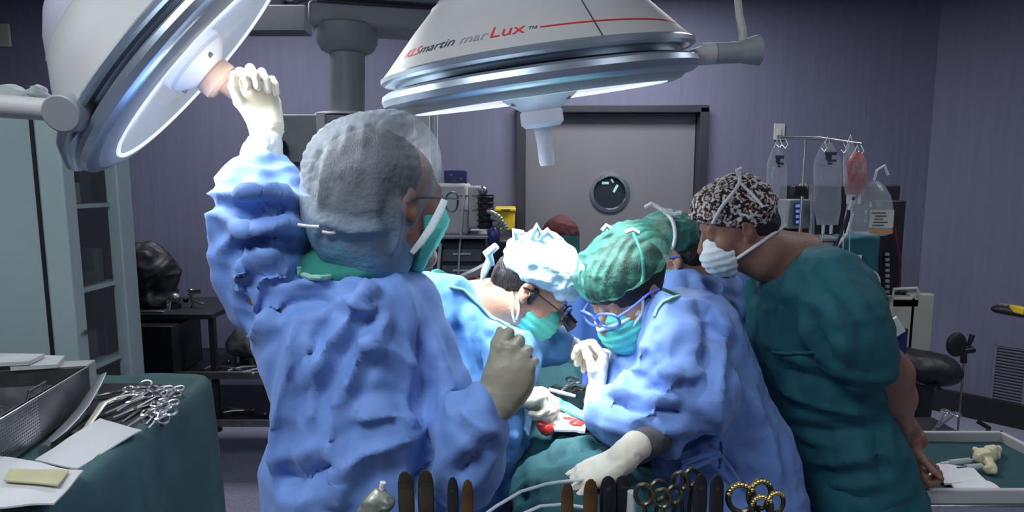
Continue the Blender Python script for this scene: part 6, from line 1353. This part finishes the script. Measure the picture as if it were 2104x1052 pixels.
T = SDF(); T.ell(P(1965, 708, 2.85), V(.048, .022, .060), k=.01); T.cone(P(1965, 708, 2.87), P(1975, 712, 2.9), .03, .02, k=.01); T.mesh(.004).obj('lamp_head', M['black'], o)
MB().cyl(P(1990, 712, 2.85), P(1998, 688, 2.85), .008, .012).build('wing_knob', M['black'], o); MB().cyl(P(1978, 722, 2.85), P(2000, 718, 2.85), .014, .016).build('joint', M['black'], o)
MB().cyl(P(1980, 745, 2.85), P(1980, 722, 2.85), .014).build('socket', M['black'], o); MB().cyl(V(P(1981, 745, 2.85)[0], 2.85, .03), P(1981, 740, 2.85), .005, .005, 10).build('pole', M['steeld'], o); MB().lathe([(0, .03), (.10, .025), (.12, 0), (0, 0)], V(P(1981, 745, 2.85)[0], 2.85, 0), (0, 0, 1), 24).build('base', M['black'], o)
o = empty('low_pedal', P(2030, 905, 3.2) * V(1, 1, 0), 'low black foot pedal on the floor behind the tray', 'pedal'); q = PZ(2028, 900, .03); MB().box(q, (.16, .12, .05)).build('pedal', M['black'], o, bevel=.01); MB().tube([q, q + V(.02, .02, .06), q + V(-.03, .05, .09)], .015).build('guard', M['black'], o)
# shelf with yellow bin at right edge
q0 = P(2085, 640, 2.9); o = empty('wall_shelf', V(q0[0] + .2, 2.95, 0), 'black edged side counter jutting in at the right edge', 'counter')
T = SDF(); T.cone(P(2052, 636, 2.9), P(2400, 700, 2.6), .028, .05, k=.02, sq=(V(0, 0, 1), .6)); T.cone(P(2056, 634, 2.95), P(2400, 640, 3.05), .026, .04, k=.05, sq=(V(0, 0, 1), .6)); T.mesh(.008).obj('counter_top', M['black'], o)
MB().cyl(V(*P(2300, 680, 2.85)[:2], 0), P(2300, 668, 2.85), .03).build('leg', M['darksteel'], o)
q = P(2112, 640, 2.84); o = MB().box(q, (.12, .08, .032), np.array(Matrix.Rotation(.15, 3, 'Y'))).build('yellow_box', M['yellow'], None, bevel=.004); tag(o, 'bright yellow box on the black counter at the right edge', 'box')
q = P(2060, 628, 2.92); o = MB().box(q + V(.04, 0, 0), (.10, .06, .012), np.array(Matrix.Rotation(.1, 3, 'Y'))).build('olive_folder', M['knob'], None, bevel=.002); tag(o, 'thin olive folder left of the yellow box on the counter', 'folder')

# ------------------------------------------------------------------ tray table at lower right
zt3 = .80; T3 = lambda x, y, dz=0: PZ(x, y, zt3 + dz)
c00, c10, c11, c01 = T3(1840, 1030), T3(2150, 1026), T3(2078, 918), T3(1860, 918)
yA, yB_ = 1.55, 1.93; xA, xB = 1.09, 1.62
o = empty('mayo_tray', ((xA + xB) / 2, (yA + yB_) / 2, 0), 'steel rimmed tray table at lower right lined with teal cloth', 'tray')
MB().box(((xA + xB) / 2, (yA + yB_) / 2, zt3 - .012), (xB - xA, yB_ - yA, .012)).build('tray_floor', M['steel'], o)
rp = [V(xA, yA, zt3 + .012), V(xB, yA, zt3 + .012), V(xB, yB_, zt3 + .012), V(xA, yB_, zt3 + .012)]
for a, b in zip(rp, rp[1:] + rp[:1]):
    c = (a + b) / 2; L0 = np.linalg.norm(b - a); al = abs(b[0] - a[0]) > .1; MB().box(c, (L0 + .016, .016, .04) if al else (.016, L0 + .016, .04)).build('rim', M['cream'], o, bevel=.004)
MB().box(((xA + xB) / 2, yA - .005, zt3 - .03), (xB - xA, .02, .045)).build('front_edge', M['steel'], o, bevel=.004)
MB().tube([(xB - .1, 1.75, zt3 - .02), (xB - .1, 1.75, .05)], .016).build('post', M['steeld'], o); MB().box(((xA + xB) / 2 + .05, 1.75, .03), (.5, .05, .04)).build('foot', M['steeld'], o, bevel=.01)
o = MB().sheet([V(xA + .01, yA + .01, zt3 - .004), V(xB - .01, yA + .01, zt3 - .004), V(xB - .01, yB_ - .01, zt3 - .004), V(xA + .01, yB_ - .01, zt3 - .004)], 30, 20, .003, .002, freq=12).build('tray_cloth', M['teal'], None); tag(o, 'teal cloth lining the lower right tray', 'cloth')
for i, (c4, lb) in enumerate((([(1968, 1018), (2060, 1016), (2030, 996), (1950, 994)], 'white folded paper strip nearest the front rim of the tray'), ([(1940, 1000), (2028, 996), (1996, 966), (1925, 960)], 'white folded wipe in the middle of the tray'), ([(1905, 985), (1950, 996), (1960, 962), (1925, 958)], 'crumpled white wipe beside the clasped hands'))):
    a, b, c, d_ = [T3(*q, .004) for q in c4]; o = MB().sheet([a, b, c, d_], 12, 10, .006, .005, seed=i * 5, freq=25).build('wipe', M['white'], None); tag(o, lb, 'wipe')
for i, (a, b, lb) in enumerate((((1950, 950), (2010, 944), 'clear syringe lying at the back of the tray'), ((1985, 960), (2030, 956), 'second clear syringe pointing at the crumpled glove'))):
    p_, q_ = T3(*a, .016), T3(*b, .016); o = empty('syringe', p_, lb, 'syringe'); MB().cyl(p_, p_ * .3 + q_ * .7, .008, .008, 14).build('barrel', M['plasticd'], o); MB().cyl(p_ * .3 + q_ * .7, q_, .003, .001, 8).build('needle', M['steel'], o); MB().cyl(p_ - nrm(q_ - p_) * .03, p_, .004, .004, 8).build('plunger', M['navy'] if i else M['white'], o)
T = SDF()
for (x, y, x2, y2, r) in ((2020, 938, 2040, 930, .022), (2030, 945, 2030, 965, .009), (2036, 942, 2040, 966, .008), (2022, 935, 2008, 945, .009), (2042, 930, 2050, 922, .010), (2015, 930, 2005, 925, .008)): T.cone(T3(x, y, .024), T3(x2, y2, .016), r, r * .8, k=.01)
tag(T.mesh(.004).wrinkle(.010, 28).obj('crumpled_glove', mat('cream latex', (.68, .62, .38), .5)), 'crumpled cream latex glove on the back of the tray', 'glove')
scissors('long_scissors', P(1956, 846, 2.2), P(1900, 905, 1.98), RGT, 0, M['steel'], 'long bright scissors sticking up behind the tray rim', 'scissors', r=.004, ring=.014)
o = MB().tube([P(1895, 905, 2.0), P(1920, 902, 2.02), P(1948, 912, 2.0)], .005, 8).build('steel_rod_bent', M['steel'], None); o.name = 'bent_rod'; tag(o, 'bent steel rod beside the long scissors behind the tray', 'rod')
o = empty('side_basin', (1.42, 2.08, 0), 'low dark stand behind the tray holding the long scissors', 'stand'); MB().box((1.42, 2.1, .76), (.30, .16, .05)).build('basin', M['darksteel'], o, bevel=.01); MB().cyl((1.42, 2.1, 0), (1.42, 2.1, .74), .03).build('post', M['darksteel'], o); MB().cyl((1.42, 2.1, 0), (1.42, 2.1, .02), .13).build('base', M['darksteel'], o)
